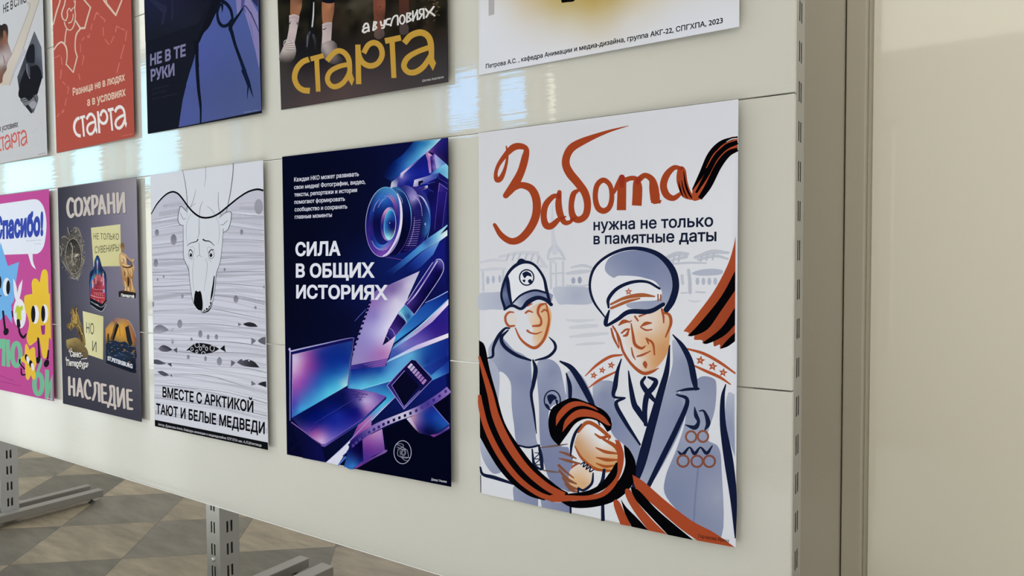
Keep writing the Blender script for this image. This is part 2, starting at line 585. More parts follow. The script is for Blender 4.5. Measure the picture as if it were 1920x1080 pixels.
# cream wall to the right of the stand, with its grooved pilaster
M_CW = mat('cream_gloss_paint', (0.80, 0.76, 0.655), 0.045, 0, 0.5)
tc = nd(M_CW, 'ShaderNodeTexCoord'); mp = nd(M_CW, 'ShaderNodeMapping'); mp.inputs['Scale'].default_value = (45, 1, .6)
nz = nd(M_CW, 'ShaderNodeTexNoise'); nz.inputs['Scale'].default_value = 1; nz.inputs['Detail'].default_value = 2
bp = nd(M_CW, 'ShaderNodeBump'); bp.inputs['Strength'].default_value = 1; bp.inputs['Distance'].default_value = .00006
lk(M_CW, tc.outputs['Object'], mp.inputs[0]); lk(M_CW, mp.outputs[0], nz.inputs['Vector']); lk(M_CW, nz.outputs['Fac'], bp.inputs['Height'])
lk(M_CW, bp.outputs[0], M_CW.node_tree.nodes['Principled BSDF'].inputs['Normal'])
M_TRIM = mat('beige_paint', (0.44, 0.395, 0.315), 0.45)
m = MB(); m.box(.60, 3.2, -2.6, FL, .592, .85).box(.745, 3.2, -2.6, FL, .578, .70); tag(m.obj('wall_right', M_CW), kind='structure', label='glossy cream wall panel at the right')  # narrow gap left of the panel, shaped to darken that edge
m = MB(); m.box(.30, .6865, -2.6, FL, .553, .80); tag(m.obj('trim_1', M_TRIM, bevel=.004), kind='structure', label='beige flat board beside the slotted post')
m = MB(); m.box(.6895, .733, -2.6, FL, .548, .80); tag(m.obj('trim_2', M_TRIM, bevel=.003), kind='structure', label='narrow beige edging strip before the cream wall')

# ------------------------------------------------------------------ display stand
TH = .012
stand = tag(empty('display_stand', W(-1.1, FL, .065)), 'long white display stand on slotted grey metal posts', 'display stand')
rows = [(-1.071, -.538), (-.5355, .0015), (.004, .5315), (.534, 1.061)]
for a, b in rows:
    m = MB(); m.box(-4.6, .693, a, b, 0, TH)
    m.obj('panel', M_PANEL, stand, bevel=.0012)
m = MB(); m.box(-4.6, .693, 1.0612, 1.0638, -.0006, TH)
m.obj('edge_strip', mat('white_edging', (0.86, 0.86, 0.84), 0.3), stand)
PITCH = .0727
V0 = -.175


def slotted_post(xr, w=.0715):
    """hollow square upright; slot pairs cut through the front and the right face"""
    x0, x1, z0, z1 = xr - w, xr, .03, .03 + w
    y0, y1 = -1.06, 1.44
    m = MB()

    def face(o, u, n):
        # o origin (board coords), u across, cells: 0-edge,slot,gap,slot,edge
        cuts = [0, .0248, .0318, .0398, .0468, w]
        ys = [y0]; k = math.ceil((y0 + .02 - V0) / PITCH)
        sl = []
        while V0 + k * PITCH + .037 < y1 - .02:
            a = V0 + k * PITCH; ys += [a, a + .037]; k += 1
        ys.append(y1)
        base = len(m.v)
        for y in ys:
            for c in cuts: m.v.append(W(o[0] + u[0] * c, y, o[1] + u[1] * c))
        for i in range(len(ys) - 1):
            for j in range(5):
                if i % 2 == 1 and j in (1, 3): continue
                q = base + i * 6 + j
                m.f.append((q, q + 1, q + 7, q + 6) if n else (q, q + 6, q + 7, q + 1))
    face((x0, z0), (1, 0), True)
    face((x1, z0), (0, 1), True)
    k = len(m.v)
    for x, z in ((x0, z0), (x0, z1), (x1, z1), (x1, z0)):
        m.v += [W(x, y0, z), W(x, y1, z)]
    m.f += [(k, k + 1, k + 3, k + 2), (k + 2, k + 3, k + 5, k + 4), (k, k + 2, k + 4, k + 6), (k + 1, k + 7, k + 5, k + 3)]
    return m.obj('post', M_STEEL, stand)


for xr, wide, bol in ((-2.69, .05, False), (-1.064, .062, True), (.688, .062, False)):
    p = slotted_post(xr)
    xl = xr - .0715
    if bol or True:
        bm_ = MB()
        c = W(xl + .036, 1.258, .03)
        bm_.cyl(c, (0, -1, 0), .0068, .0062, .0035, 20).cyl(c + Vector((0, -.0035, 0)), (0, -1, 0), .0062, .0040, .0012, 20)
        bm_.cyl(c + Vector((0, -.0042, 0)), (0, -1, 0), .0026, .0026, .0012, 6)
        bm_.obj('bolt', M_CHROME, p, origin=stand.location).location = Vector((0, 0, 0))
    f = MB()
    f.box(xr, xr + wide, 1.408, 1.443, -.30, .45)
    f.box(xl - wide * .8, xl, 1.408, 1.443, -.30, .45)
    f.box(xl - .001, xr + .001, 1.4085, 1.4425, .03, .1015)
    fo = f.obj('foot', M_FOOT, stand, bevel=.003)
    for xx in (xr + wide / 2, xl - wide * .4):
        for zz in (-.26, .405):
            g = MB()
            g.cyl(W(xx, FL, zz), (0, 0, 1), .016, .013, .007, 16).cyl(W(xx, FL - .007, zz), (0, 0, 1), .005, .005, .016, 10)
            g.obj('levelling_glide', M_DARK, fo, origin=stand.location).location = Vector((0, 0, 0))

# ------------------------------------------------------------------ poster: boy and veteran
RUST, ORG, BLK, NAVY = '#983f22', '#a2472a', '#060609', '#141c38'
WASH, WASHL, PALE, PALE2 = '#7e86a3', '#969db4', '#a9aebf', '#c1c3cc'
SKIN = '#d6b08a'
p = Poster('poster', 'white poster with red brush lettering over a boy, a veteran and a striped ribbon',
           [(897.5, 249.5), (1384.5, 186), (1379.5, 1027), (901, 925)], '#cfd0d6', far=.016)
p.start('sheet_tone'); p.cr(0, 0, 1)  # off-white, slightly paler towards the lower right
p.poly('898.5,250.5 1384,187 1379,1026 901.8,924.5', '920,300:#c9c9ce 1100,260:#c9c9ce 1360,230:#cdced6 1370,400:#d6d7dd 1000,420:#ccccd2 1000,700:#d2d3d9 1100,900:#d6d8de 1360,900:#d4d6de')
# pale town behind
p.start('printed_town'); p.cr(880, 170, 3.6)
p.brush('560,770,4 561,890,20 566,980,26 575,1050,44 575,1085,50', PALE2)
p.cr(880, 460, 3.6)
p.fill('65,330 150,318 235,322 240,425 150,432 65,430', '65,330:#b4b8c6 200,380:#a6abbe 65,430:#b4b8c6')
p.fill('565,290 660,278 800,285 832,330 820,395 660,398 600,392', '600,300:#b6bac8 720,340:#a2a8bc 820,390:#b0b4c3')
p.lines('70,118,12 150,100,20 240,104,14;70,168,12 150,160,22 245,158,14;205,78,18 330,52,24 460,52,26;455,55,22 495,115,26 520,148,16;300,125,14 400,135,18 520,142,18', PALE2, 16)
p.lines('265,62 250,102;305,58 290,100;345,56 330,100;390,60 372,105;430,62 415,108;468,75 460,118', '#b2b4be', 11)
p.lines('92,180 95,305;230,170 222,300', '#b9bcc6', 15)
for x, y, a, b in ((125, 236, 11, 28), (162, 230, 11, 26), (205, 226, 10, 26)): p.ell(x, y, a, b, PALE)
p.lines('560,8,18 540,40,20 530,90,14;590,8,18 620,50,22 645,95,14;540,95,14 590,88,14 645,92,14;548,110,14 552,290,14;585,120,10 586,285,10;632,112,14 634,285,14;545,192,12 640,186,12', '#babdc7', 12)
p.ell(568, 104, 11, 18, '#c1c3cb')
p.lines('660,190,18 740,180,28 835,172,14;690,148,12 770,136,20 845,158,14;655,270,10 750,275,12 830,262,10', '#b9bcc6', 12)
p.ell(702, 238, 14, 22, '#9ba0b2'); p.ell(745, 235, 14, 24, '#9197ab')
p.lines('1320,90,24 1400,58,32 1475,58,20;1330,112,12 1400,92,18 1465,78,22;1525,82,22 1640,45,32 1750,50,16;1545,98,16 1660,72,20 1745,92,14;1340,128,12 1480,118,14 1600,120,10', '#b6b9c4', 16)
p.lines('1350,70 1345,112;1385,65 1375,115;1420,60 1412,108;1570,70 1562,105;1610,60 1600,100;1650,55 1642,95;1480,168,22 1488,240,24 1490,318,24', '#b2b5c1', 13)
p.fill('1500,190 1560,165 1650,158 1710,170 1690,198 1560,205', PALE)
for x in (1540, 1580, 1620, 1660): p.ell(x, 243, 13, 25, '#adb1c0')
p.lines('1435,205,22 1440,258,20;1530,315,12 1590,318,12;1470,320,10 1430,322,10', '#b9bcc8', 12)
p.lines('658,505,14 740,510,22 842,503,12;680,555,18 770,548,30 862,542,22;680,618,14 800,605,28 935,594,16;720,672,10 810,664,20 912,660,12;1480,372,8 1520,380,12 1560,375,8', '#c3c5cd', 12)
# boy
p.start('printed_boy')
p.fill('128,700 165,640 205,598 240,640 300,705 360,735 415,780! 432,1080! 450,1300 455,1350 330,1352 300,1200 285,1075 276,920 205,852 196,960 160,900 138,800', '140,700:#a9aec0 230,660:#7f87a4 330,760:#8f95ae 240,800:#868da8 350,900:#7c84a2 300,1000:#8a90aa 400,1100:#858ca8 320,1250:#7f87a3 420,1320:#8d93ac')
p.fill('458,800 540,768 605,815 630,900 645,980 650,1040 545,1100 545,1250 610,1350 690,1390 690,1640 640,1650 540,1580 480,1350 470,1080', '470,820:#9aa0b6 560,850:#7d85a3 540,1000:#838aa7 500,1150:#8188a5 520,1400:#767e9e 640,1500:#7880a0 640,960:#989eb4')
p.fill('655,870 700,850 760,880 820,990 850,1090 700,1050 660,1045', '660,870:#a7acbf 740,950:#868da8 830,1060:#8f96af')
p.fill('130,770 200,850 200,1000 190,1085 150,1000', '#a4a9bc')
p.fill('75,1310 100,1290 200,1500 215,1530 160,1540 110,1480 78,1400', '80,1320:#aab0c2 180,1510:#8c93ad')
p.fill('300,1625 380,1660 465,1700 470,1762! 300,1722!', '300,1640:#8d94ad 460,1740:#7d85a3')
p.fill('488,1705 580,1735 682,1740 682,1806! 488,1768!', '490,1730:#8a91ab 680,1790:#757d9d')
p.poly('468,1350 486,1350 476,1764 464,1760', '#d3d5dc')
# boy face
p.fill('395,440 470,390 520,395! 545,430 555,480 540,580 505,655 450,692 425,650 432,570 402,510', '540,520:#d0a47a 500,430:#d2aa86 470,620:#d4ae88 410,470:#d4cac4 430,650:#d6c8bc 455,500:#d9bb9c')
p.fill('250,465 300,455 320,520 290,540 262,520', '#d3cbc8')
p.lines('300,452,8 268,452,14 245,478,16 246,515,16 268,545,16 305,543,12;310,558,8 345,630,15 400,678,19 450,690,21 500,640,19 528,560,17 537,490,14 520,400,11;517,392,10 475,408,20 463,455,17 484,500,14 478,538,18 428,545,12;380,456,14 400,443,14 428,452,8;487,450,10 508,435,13 527,446,10;366,418,6 396,402,20 425,394,6;392,576,16 412,590,12 450,597,11 488,584,6', '#a35230', 12)
# cap
p.fill('232,432! 215,330 250,212 315,138 385,118 460,155 512,240 532,320 555,400! 510,365 455,355 395,385 350,432! 290,402!', '#d9dae0')
p.fill('240,215 268,225 282,330 290,402! 236,432! 216,340', '240,240:#2a335a 240,330:#6c7595 265,380:#4d577c')
p.fill('288,392! 360,336 445,303 530,318 566,335! 548,385 505,350 450,345 395,378 350,424 300,400', '300,390:#c3c6d2 360,380:#8990ab 450,320:#6f7898 550,340:#8189a5')
p.lines('240,425,20 216,330,16 248,215,18 300,145,22 370,113,22 440,133,17 500,215,18 522,305,22 548,402,18;330,118,22 350,106,34 376,112,22;255,215,20 268,320,22 288,412,14;236,434,14 288,406,20 350,428,20 398,382,32 458,354,28 512,366,26 553,400,24;288,394,10 350,335,14 440,304,15 525,322,14', NAVY, 16)
p.ring(387, 217, 48, 52, 9, NAVY)
p.fill('356,190! 385,175 415,190! 420,212 392,205 372,222', NAVY); p.fill('358,235 378,232 372,250', NAVY); p.fill('395,240 412,228 424,245 408,258', NAVY)
# jacket lines
p.lines('122,762,10 158,748,18 162,690,20 195,615,24 240,562,16 272,560,10;262,572,10 216,625,24 240,685,26 320,742,24 414,776,14;538,620,6 575,660,18 578,705,20 530,752,20 445,776,10;430,775,12 447,840,30 432,940,26 418,1010,20 436,1130,16 453,1270,6;613,783,12 690,830,36 760,935,44 825,1060,36 850,1100,14;655,865,10 678,950,28 680,1050,22', NAVY, 16)
p.ring(560, 1046, 54, 66, 9, NAVY)
p.fill('525,1020 560,1005 592,1030 565,1048 545,1075', NAVY); p.fill('515,1068 535,1080 545,1110 528,1100', NAVY); p.fill('580,1040 600,1050 590,1080', NAVY)
p.cr(880, 740, 3.6)
p.lines('330,342,12 400,356,14 472,342,14;470,342,14 484,420,26 492,500,22;424,368,10 438,470,20 482,506,14;442,392,6 470,398,7 440,432,7 474,436,7 444,470,7 478,474,7;74,490,12 92,538,20 170,560,26 298,602,16;76,545,6 78,660,5', NAVY, 14)
p.lines('484,357,8 580,345,14 662,334,6;498,510,8 560,520,14 612,524,6', '#6d5a56', 10)
p.lines('683,745,14 684,802,14;900,738,22 902,853,26;690,420,10 700,430,10', NAVY, 14, cap=False)
# veteran
p.start('printed_veteran'); p.cr(880, 460, 3.6)
p.fill('835,950 900,912 985,930 985,1020 992,1080 1080,1240 1152,1345 1135,1480 1100,1440 1040,1345 985,1300 950,1235 960,1180 880,1095 845,1070', '850,960:#a2a8bb 900,1000:#7f87a3 950,1200:#7780a0 1100,1400:#8d94ae 985,1080:#868ea9')
p.fill('1372,640 1430,690 1490,800 1512,950 1405,985! 1475,1045! 1440,1210 1330,1440 1215,1620 1150,1560 1205,1340 1290,1050 1330,950 1372,800', '1380,650:#a7acc0 1450,800:#868ea8 1350,1000:#9299b1 1400,1150:#8188a5 1250,1450:#8b92ac 1200,1580:#9aa1b6')
p.fill('1420,1000 1500,935 1570,885 1650,900 1668,960 1655,1120 1605,1300 1680,1360 1702,1500 1702,1965 1500,1868 1330,1700 1325,1560 1400,1370 1460,1160', '1450,1000:#9097b0 1600,920:#848ba7 1600,1100:#8c93ac 1500,1300:#959cb2 1450,1500:#828aa6 1600,1450:#8188a5 1400,1700:#7b84a2 1600,1850:#838ba7 1680,1700:#979db4')
p.fill('1745,1000 1790,1005! 1793,1430! 1750,1300 1725,1150', '1750,1010:#aeb3c4 1790,1200:#8b92ac 1780,1400:#8f96b0')
p.brush('1545,1500,14 1525,1700,12 1515,1870,14', '#747c9a', cap=False)
# veteran's face
p.fill('970,545 1080,480 1200,462 1310,430 1352,480 1352,640 1330,740 1270,820 1200,862 1120,830 1060,730 1005,640', '1300,700:#c48f62 1240,800:#c99a70 1340,600:#cba078 1290,480:#d6bda8 1020,600:#d4d4d9 1090,760:#d4d3d7 1150,600:#d6b596 1170,680:#d3ad88 1220,560:#d7cac2 1210,640:#cfa882 1060,680:#d6d0cf 1150,780:#d8cfca')
p.lines('1008,540,8 1040,515,28 1078,515,10;1158,548,8 1190,528,24 1228,524,10;1028,592,12 1055,570,14 1082,565,8;1040,612,10 1062,604,20 1076,570,10;1155,552,8 1192,572,12 1232,568,8;1092,528,8 1104,600,17 1118,668,21 1160,695,19 1188,680,8;1194,628,12 1238,662,16 1250,738,10;1200,640,14 1210,665,8;1094,692,8 1104,740,12 1120,772,5;1132,750,10 1172,738,15 1224,713,6;968,545,12 1010,620,15 1040,720,17 1100,808,19 1170,862,24 1230,854,20 1278,828,6;958,562,12 975,625,16 1008,692,10;984,560,6 1000,620,10 1012,684,5;1300,432,16 1310,480,15 1312,524,8;1310,455,12 1350,470,20 1360,530,20 1325,618,10;1118,480,14 1138,508,12;1148,478,14 1192,464,8;1080,520,8 1095,508,6', '#9e4e2c', 12)
p.fill('1170,800 1187,780 1202,805 1190,832', '#9e4e2c')
# veteran's cap
p.fill('915,485! 840,380 815,270 840,160 920,80 1040,30 1160,25 1280,65 1370,160 1395,270 1370,380 1330,430! 1310,392! 1200,440 1080,450 1000,500 932,545!', '#d8d9df')
p.fill('915,165 945,85 1060,38 1200,40 1310,95 1368,200 1380,300 1330,395 1230,432 1090,425 1062,395 1150,378 1268,368 1300,320 1260,250 1200,225 1120,208 1010,205 970,218', '940,180:#9299b1 1000,90:#7f87a4 1150,120:#757e9e 1300,150:#7c84a2 1350,280:#868da9 1250,400:#8f96af 1100,410:#9ca2b7 1200,220:#7b84a3 1310,350:#949bb2')
p.lines('918,488,10 840,380,16 813,270,17 840,160,19 920,80,19 1040,28,22 1160,23,26 1280,65,34 1368,160,44 1394,270,46 1370,370,46 1330,435,40;940,420,14 940,360,24 1000,290,24 1100,248,22 1200,247,18 1284,292,16;944,440,12 922,510,30 928,540,20 1000,500,26 1080,448,32 1215,446,32 1310,398,26', NAVY, 16)
p.lines('955,398,14 1050,355,22 1160,336,28 1250,345,10;958,424,18 1060,380,24 1150,358,10', '#9e5a38', 14)
p.brush('970,408,4 1060,368,6 1150,352,3', '#d3c3ba')
p.lines('1273,332 1274,374;1292,334 1292,374', '#8f4e36', 9)
p.star(1075, 313, 27, '#a5482a'); p.star(1075, 313, 11, '#d3b8aa')
# shoulder boards
p.lines('782,882,6 860,808,18 950,752,20 1030,740,12;804,962,6 880,908,18 988,854,12;1468,698,12 1580,730,20 1690,790,20 1792,862,12;1508,808,10 1600,850,20 1690,890,20 1762,938,8', '#a8502f', 14)
for x, y, r in ((840, 878, 27), (897, 843, 26), (958, 809, 28), (1560, 777, 34), (1643, 817, 34), (1713, 859, 32)):
    p.star(x, y, r, '#a3492a', rot=-80); p.star(x, y, r * .36, '#c79a84', rot=-80)
# coat lines
p.lines('1374,604,8 1440,682,32 1490,780,40 1516,900,42 1530,968,26;1546,968,18 1470,972,20 1398,986,6;1400,1008,12 1472,1050,28 1405,1225,36 1300,1440,38 1205,1632,30;1026,768,8 1000,850,24 984,950,34 975,1020,20 1052,1030,10;1048,1034,10 990,1068,26 1050,1188,28 1152,1345,14;1074,848,8 1090,960,28 1112,1070,38 1142,1120,42 1196,1212,20;1352,675,8 1332,850,36 1290,1000,48 1220,1250,60 1160,1470,62 1105,1650,26;1186,890,18 1164,930,26 1200,990,36 1262,1062,22;1208,890,14 1258,915,32 1240,960,36 1200,1010,38 1184,1110,36 1190,1210,26;1730,940,8 1710,1030,28 1712,1210,42 1750,1450,62 1783,1710,46 1795,1975,8', NAVY, 16)
p.cr(880, 740, 3.6)
p.lines('1520,84,6 1530,140,28 1547,182,22 1522,222,32 1458,204,6;1552,110,8 1585,113,16 1612,190,32 1588,242,8;1408,382,8 1440,404,24 1486,356,12 1520,398,24 1560,356,12 1602,395,24 1640,345,8', '#17203c', 14)
for x, y in ((1497, 284), (1577, 282)): p.ring(x, y, 35, 37, 14, '#84503e')
for x, y in ((1443, 448), (1537, 450), (1620, 450)): p.ring(x, y, 38, 38, 14, '#7d4b3c')
# hands
p.start('printed_hands')
p.fill('680,255 760,185 740,300 720,420 690,410 670,350', '#d6d8de')
p.fill('740,255 812,178 862,215 940,280 1002,380 992,478 930,527 850,512 775,455 712,350 722,290', '740,320:#c39a76 800,420:#c2946a 900,500:#c8995f 960,450:#cb9c6c 830,240:#dcdde2 900,330:#dcdde2 780,250:#d9cfca 985,390:#d2b090 860,420:#cfa884 960,370:#d8c4b4')
p.fill('690,500 770,478 835,530 825,600 770,642 735,650 690,640 670,560', '720,560:#d3ae86 780,600:#cfa67c 700,500:#d9c8bc 820,560:#d9c6b4 740,640:#d0a880')
p.fill('835,530 915,510 890,600 800,660 740,665 770,642 825,600', '#d6d8de')
p.lines('733,250,20 790,190,26 850,206,26 932,272,24;848,265,10 890,290,20 946,280,20 940,302,10;904,300,16 980,345,26 1002,388,10;855,358,8 920,386,22 1002,398,12;858,424,8 930,440,24 1002,440,10;858,464,8 920,485,20 992,476,10;712,348,8 760,430,18 850,500,20 962,515,14;690,495,8 708,478,16 742,462,10', '#9f5029', 14)
p.lines('608,385,8 670,405,20 722,432,8;606,430,8 680,450,20 748,466,8;604,478,20 650,520,16 704,562,8;606,508,12 660,570,24 722,602,10;628,560,10 680,620,24 742,642,10;650,602,16 690,645,20 734,656,8', '#80503c', 14)
p.lines('752,470,8 778,456,9 768,488,9 800,470,9 788,504,9 818,486,9 812,520,9 838,508,8;836,530,10 826,600,18 772,645,18 735,630,12;736,630,14 736,672,12;757,198,8 715,260,20 690,340,20 684,412,8;910,508,20 898,580,24 868,622,12;868,172,12 880,205,8', NAVY, 10)
# the striped ribbon
p.start('printed_ribbon'); p.cr(880, 460, 3.6)
p.fill('65,640! 105,680 138,840 185,1010 240,1200 340,1360 460,1510 600,1630 665,1668! 660,1700 560,1700 505,1722! 400,1690 290,1610 200,1510 130,1400 72,1295!', BLK)
p.lines('66,748,14 95,850,28 140,1000,40 180,1160,50 260,1335,54 380,1505,50 520,1628,48 640,1690,44;68,1010,20 78,1090,34 115,1230,38 200,1405,40 320,1565,38 450,1668,34 560,1712,34 640,1722,24', ORG, 30, cap=False)
p.cr(880, 740, 3.6)
p.brush('612,712,14 700,740,44 830,728,64 960,680,86 1056,590,94 1088,480,74 1068,390,44 1048,346,12', BLK)
p.brush('560,700,50 680,698,40 850,688,34 938,640,38 998,540,44 1022,420,44 1004,330,32 986,308,8', ORG)
p.brush('664,674,10 800,664,32 900,618,44 968,540,50 994,465,16', BLK)
p.fill('540,250 534,170 560,90 640,38 700,22 780,45 900,100 955,165 958,230 932,252! 885,190 800,162 720,192 660,270 605,346! 560,300', BLK)
p.fill('584,212! 592,135 655,65 735,45 835,78 872,108! 780,76 700,88 632,145', ORG)
p.fill('628,252! 648,172 720,108 800,100 900,140 955,208! 930,205 840,156 740,152 680,192', ORG)
p.start('printed_ribbon', True); p.cr(880, 460, 3.6)
p.fill('1797,-62! 1780,20 1740,140 1650,310 1540,460 1445,580! 1480,590 1478,612 1520,600 1518,636 1570,640 1580,662 1640,640 1652,682 1690,670 1695,698 1745,680 1793,645!', '1790,0:#a0482c 1500,560:#a8502e 1700,600:#8f3f26 1790,300:#9a4228')
p.fill('1794,172! 1700,345 1560,520 1474,612! 1515,610 1610,565 1700,440 1794,305!', BLK)
p.fill('1794,418! 1700,558 1572,660! 1612,663 1720,610 1794,535!', BLK)
p.fill('1794,588! 1740,640 1690,699! 1742,684 1793,648!', BLK)
p.start('printed_ribbon', True); p.cr(880, 740, 3.6)
p.fill('1100,540! 1180,590 1330,720 1500,850 1650,930 1794,1031! 1540,985! 1420,900 1260,760 1130,640', ORG)
p.fill('1088,618! 1150,652 1260,770 1400,890 1512,981! 1340,946! 1230,830 1130,720 1098,662', BLK)
p.fill('1052,642 1085,642 1130,720 1230,840 1334,943! 1208,916! 1120,800 1062,700', ORG)
p.fill('1022,704! 1060,760 1130,830 1208,915! 1095,891! 1050,800', BLK)
p.fill('978,712 1010,720 1050,800 1092,889! 1020,876! 978,760', ORG)
# title
p.start('printed_title'); p.cr(880, 170, 3.6)
p.lines('250,376,10 257,440,16 243,520,22 215,588,34 188,602,36 178,565,26 195,505,26 240,440,34 295,385,46 345,375,42 384,395,36 376,455,50 348,550,52 300,640,58 246,708,40;240,715,20 300,655,44 355,638,44 420,665,52 453,740,56 450,840,56 410,930,54 345,1000,50 280,1016,44 215,975,38 170,905,24', RUST, 30)
p.lines('606,712,26 565,715,34 515,772,42 502,850,42 518,908,46 555,912,44 600,872,32 632,845,16;608,685,30 602,760,44 612,830,46 642,888,36 680,886,26 708,858,14', RUST, 30)
p.lines('735,672,22 702,700,38 688,780,38 700,848,46 738,872,44 784,842,46 798,770,48 780,690,52 730,620,56 680,560,58 652,500,54 658,440,52 692,385,54 760,345,48 860,303,30 960,268,16 1076,237,3', RUST, 30)
p.brush('905,604,36 862,640,36 850,720,36 868,790,40 908,812,40 946,785,36 962,720,34 950,640,32', RUST, closed=True)
p.lines('975,690,20 1000,640,34 1030,590,44', RUST, 24)
p.poly('1012,575 1035,572 1060,600 1058,807 995,807 1000,655', RUST)
p.lines('1040,610,36 1085,592,32 1122,596,36 1134,640,62 1134,700,66 1130,776,66', RUST, 40, cap=False)
p.lines('1140,604,40 1185,572,36 1232,600,44 1246,660,64 1254,735,64', RUST, 40); p.poly('1224,700 1285,695 1286,738 1298,738 1290,762 1226,758', RUST)
p.lines('1430,526,26 1382,520,34 1332,570,46 1310,640,48 1330,702,48 1375,726,38 1416,702,28 1432,680,14', RUST, 30)
p.fill('1405,535 1430,510 1460,535 1474,620 1500,690 1542,735! 1500,738 1440,718 1412,660 1398,600', RUST)
for a in ('1030,585,40 1030,640,30', '1142,596,34 1135,620,30', '600,700,26 606,720,24', '620,862,22 650,850,10', '690,870,22 715,862,12', '1425,525,24 1440,520,16'): p.brush(a, '#8f3020')
p.start('printed_title_ribbon')
p.lines('1446,545,4 1462,640,14 1488,705,12 1514,734,3;1412,612,3 1425,670,11 1442,716,5;1432,602,3 1446,670,10 1470,725,5', BLK, 6)
p.fill('1505,668! 1560,580 1610,450 1680,370 1760,316 1811,310! 1811,409! 1760,430 1700,500 1640,620 1590,710 1548,738 1508,738', ORG)
p.lines('1506,668,8 1568,560,34 1628,430,38 1705,350,30 1811,314,14;1530,690,14 1600,570,32 1660,455,36 1730,382,36 1811,348,28;1556,728,30 1615,640,44 1680,510,46 1745,428,40 1811,396,26', BLK, 20, cap=False)
p.brush('1735,345,3 1770,328,6 1808,322,5', '#cfd0d6'); p.brush('1600,520,5 1650,430,7 1720,365,5', ORG)
p.start('printed_slogan')
p.text('нужна не только', (838, 942), (1646, 915), (838, 888), '#161d33', 'x', .022)
p.text('в памятные даты', (838, 1036), (1668, 1014), (838, 982), '#161d33', 'x', .022)
p.start('printed_signature'); p.cr(880, 740, 3.6)
p.text('Горчакова Ирина', (1545, 965), (1752, 998), (1545, 940), '#1c1512', 'H', .01)
p.done()

# ------------------------------------------------------------------ poster: camera, laptop and pen
p = Poster('poster', 'dark blue poster with a camera, laptop and pen in neon light and white capital lettering',
           [(529, 294), (840.3, 258), (846, 913), (538, 852)], '#060a22', far=.015)
p.start('printed_background'); p.cr(0, 0, 1)
p.poly('529.3,294.3 840,258.3 845.7,912.6 538.3,851.6', '540,300:#050a20 640,300:#070a22 700,320:#080c28 600,500:#070a22 690,430:#080c2a 550,700:#060a24 650,600:#080b28 690,520:#0a1448 740,480:#0e1c5c 800,470:#10196a 840,480:#141870 820,560:#0c0f40 840,700:#0f1a6a 770,690:#101f6c 760,800:#0a1248 840,880:#04071a 700,880:#04081e 560,830:#060928 600,780:#0a1038 650,560:#090e34 670,640:#0a0e30', grid=12)
p.cr(660, 260, 9.31)
p.fill('1085,48! 1560,1! 1330,225! 870,600! 690,745! 560,640 700,420 870,290', '1090,70:#16407f 1480,20:#86bcd0 1540,10:#b8ccda 1340,205:#9cc4da 1400,100:#5fa6c6 1200,180:#3a86bc 1150,330:#4a93c4 1000,450:#3f84bc 900,330:#163c86 1020,180:#123474 760,480:#0c2264 620,620:#0a1644 900,560:#2a5eae 720,700:#123078 1280,110:#2f7aac', grid=45)
p.poly('1560,1 1672,-12 1678,470 1440,262 1330,225', '1600,60:#1c1a66 1660,300:#100e40 1370,200:#6a3a86 1450,200:#2c1f6e')
p.start('printed_camera')
p.poly('1280,262 870,600 690,760 675,880 1000,935 1330,860 1500,620 1370,590', '1250,320:#11186a 1000,560:#1a2a8e 900,680:#6a64ae 850,720:#4a4a9e 960,760:#131d7c 1150,480:#111a70 1250,560:#17208a 1050,850:#121c74 750,860:#1a1c70', grid=40)
p.poly('848,605 1280,262 1095,440 905,612 880,690 835,690', '860,620:#c2bcd4 950,560:#b7add0 1080,440:#6a58a6 1250,290:#2a2a78 850,690:#7a70b0')
p.poly('690,755 812,672 800,760 780,885 668,860', '700,780:#b4b4cc 800,700:#3a3f70 740,820:#a9a7c6 780,880:#8f8bb8')
p.poly('1280,262 1310,225 1400,292 1362,318 1388,590 1350,604 1318,380', '1300,270:#8d62a4 1340,260:#cfa0bc 1340,400:#8a5aa8 1370,540:#a888c4')
p.poly('1362,318 1440,262 1468,530 1405,595 1385,480', '1400,300:#3a2a86 1400,400:#241c68 1440,330:#9a78bc 1450,500:#8a70b8 1400,560:#2c2674')
p.poly('1440,262 1640,437 1474,530 1448,380', '1450,290:#a09cd0 1560,400:#6c8cc4 1480,500:#a2b0d8 1600,430:#5a86c0')
p.poly('1640,437 1678,480 1510,600 1345,645 1400,592 1474,530', '1640,450:#8cc8dc 1500,560:#5a9cc8 1380,630:#3a54a0')
p.poly('1640,437 1678,478 1678,705 1520,592', '1650,460:#7fc4da 1560,590:#5a98c6 1670,680:#78bcd2')
p.poly('1090,720 1345,645 1512,600 1500,680 1270,780 1060,862', '1090,760:#c9c4da 1180,720:#a6a0c8 1320,680:#6a70b4 1450,640:#3a4c9c 1100,850:#8a84b4 1250,780:#4a4c98')
p.poly('1160,745 1242,727 1236,770 1205,778 1192,812 1155,818', '#080b22')
p.poly('1512,600 1678,705 1672,1100 1330,1100 1100,1000 1140,900 1325,855 1330,790 1480,690', '1520,640:#16145a 1660,800:#171766 1400,850:#0d0c3c 1560,740:#110f48 1250,950:#1b2284 1350,1000:#101468')
p.poly('1008,885 1270,828 1318,815 1325,850 1282,885 1050,942 1000,930', '1010,900:#d0cbe0 1050,920:#a088c0 1150,880:#5a3f96 1250,850:#1c1a58 1300,830:#c8c4dc')
p.poly('1060,905 1100,890 1240,862 1180,900 1070,930', '1070,915:#a06ab0 1220,870:#2c1c66')
p.lines('1515,605,6 1512,690,5;1512,690,6 1678,790,6;1330,785,8 1450,755,6;1240,790,6 1340,770,10;1320,870,5 1480,970,4', '#4a48a0', 6)
p.poly('1525,775 1668,880 1655,1200 1480,1200', '1530,800:#3a2a86 1600,950:#2a1c74 1650,900:#1e1866')
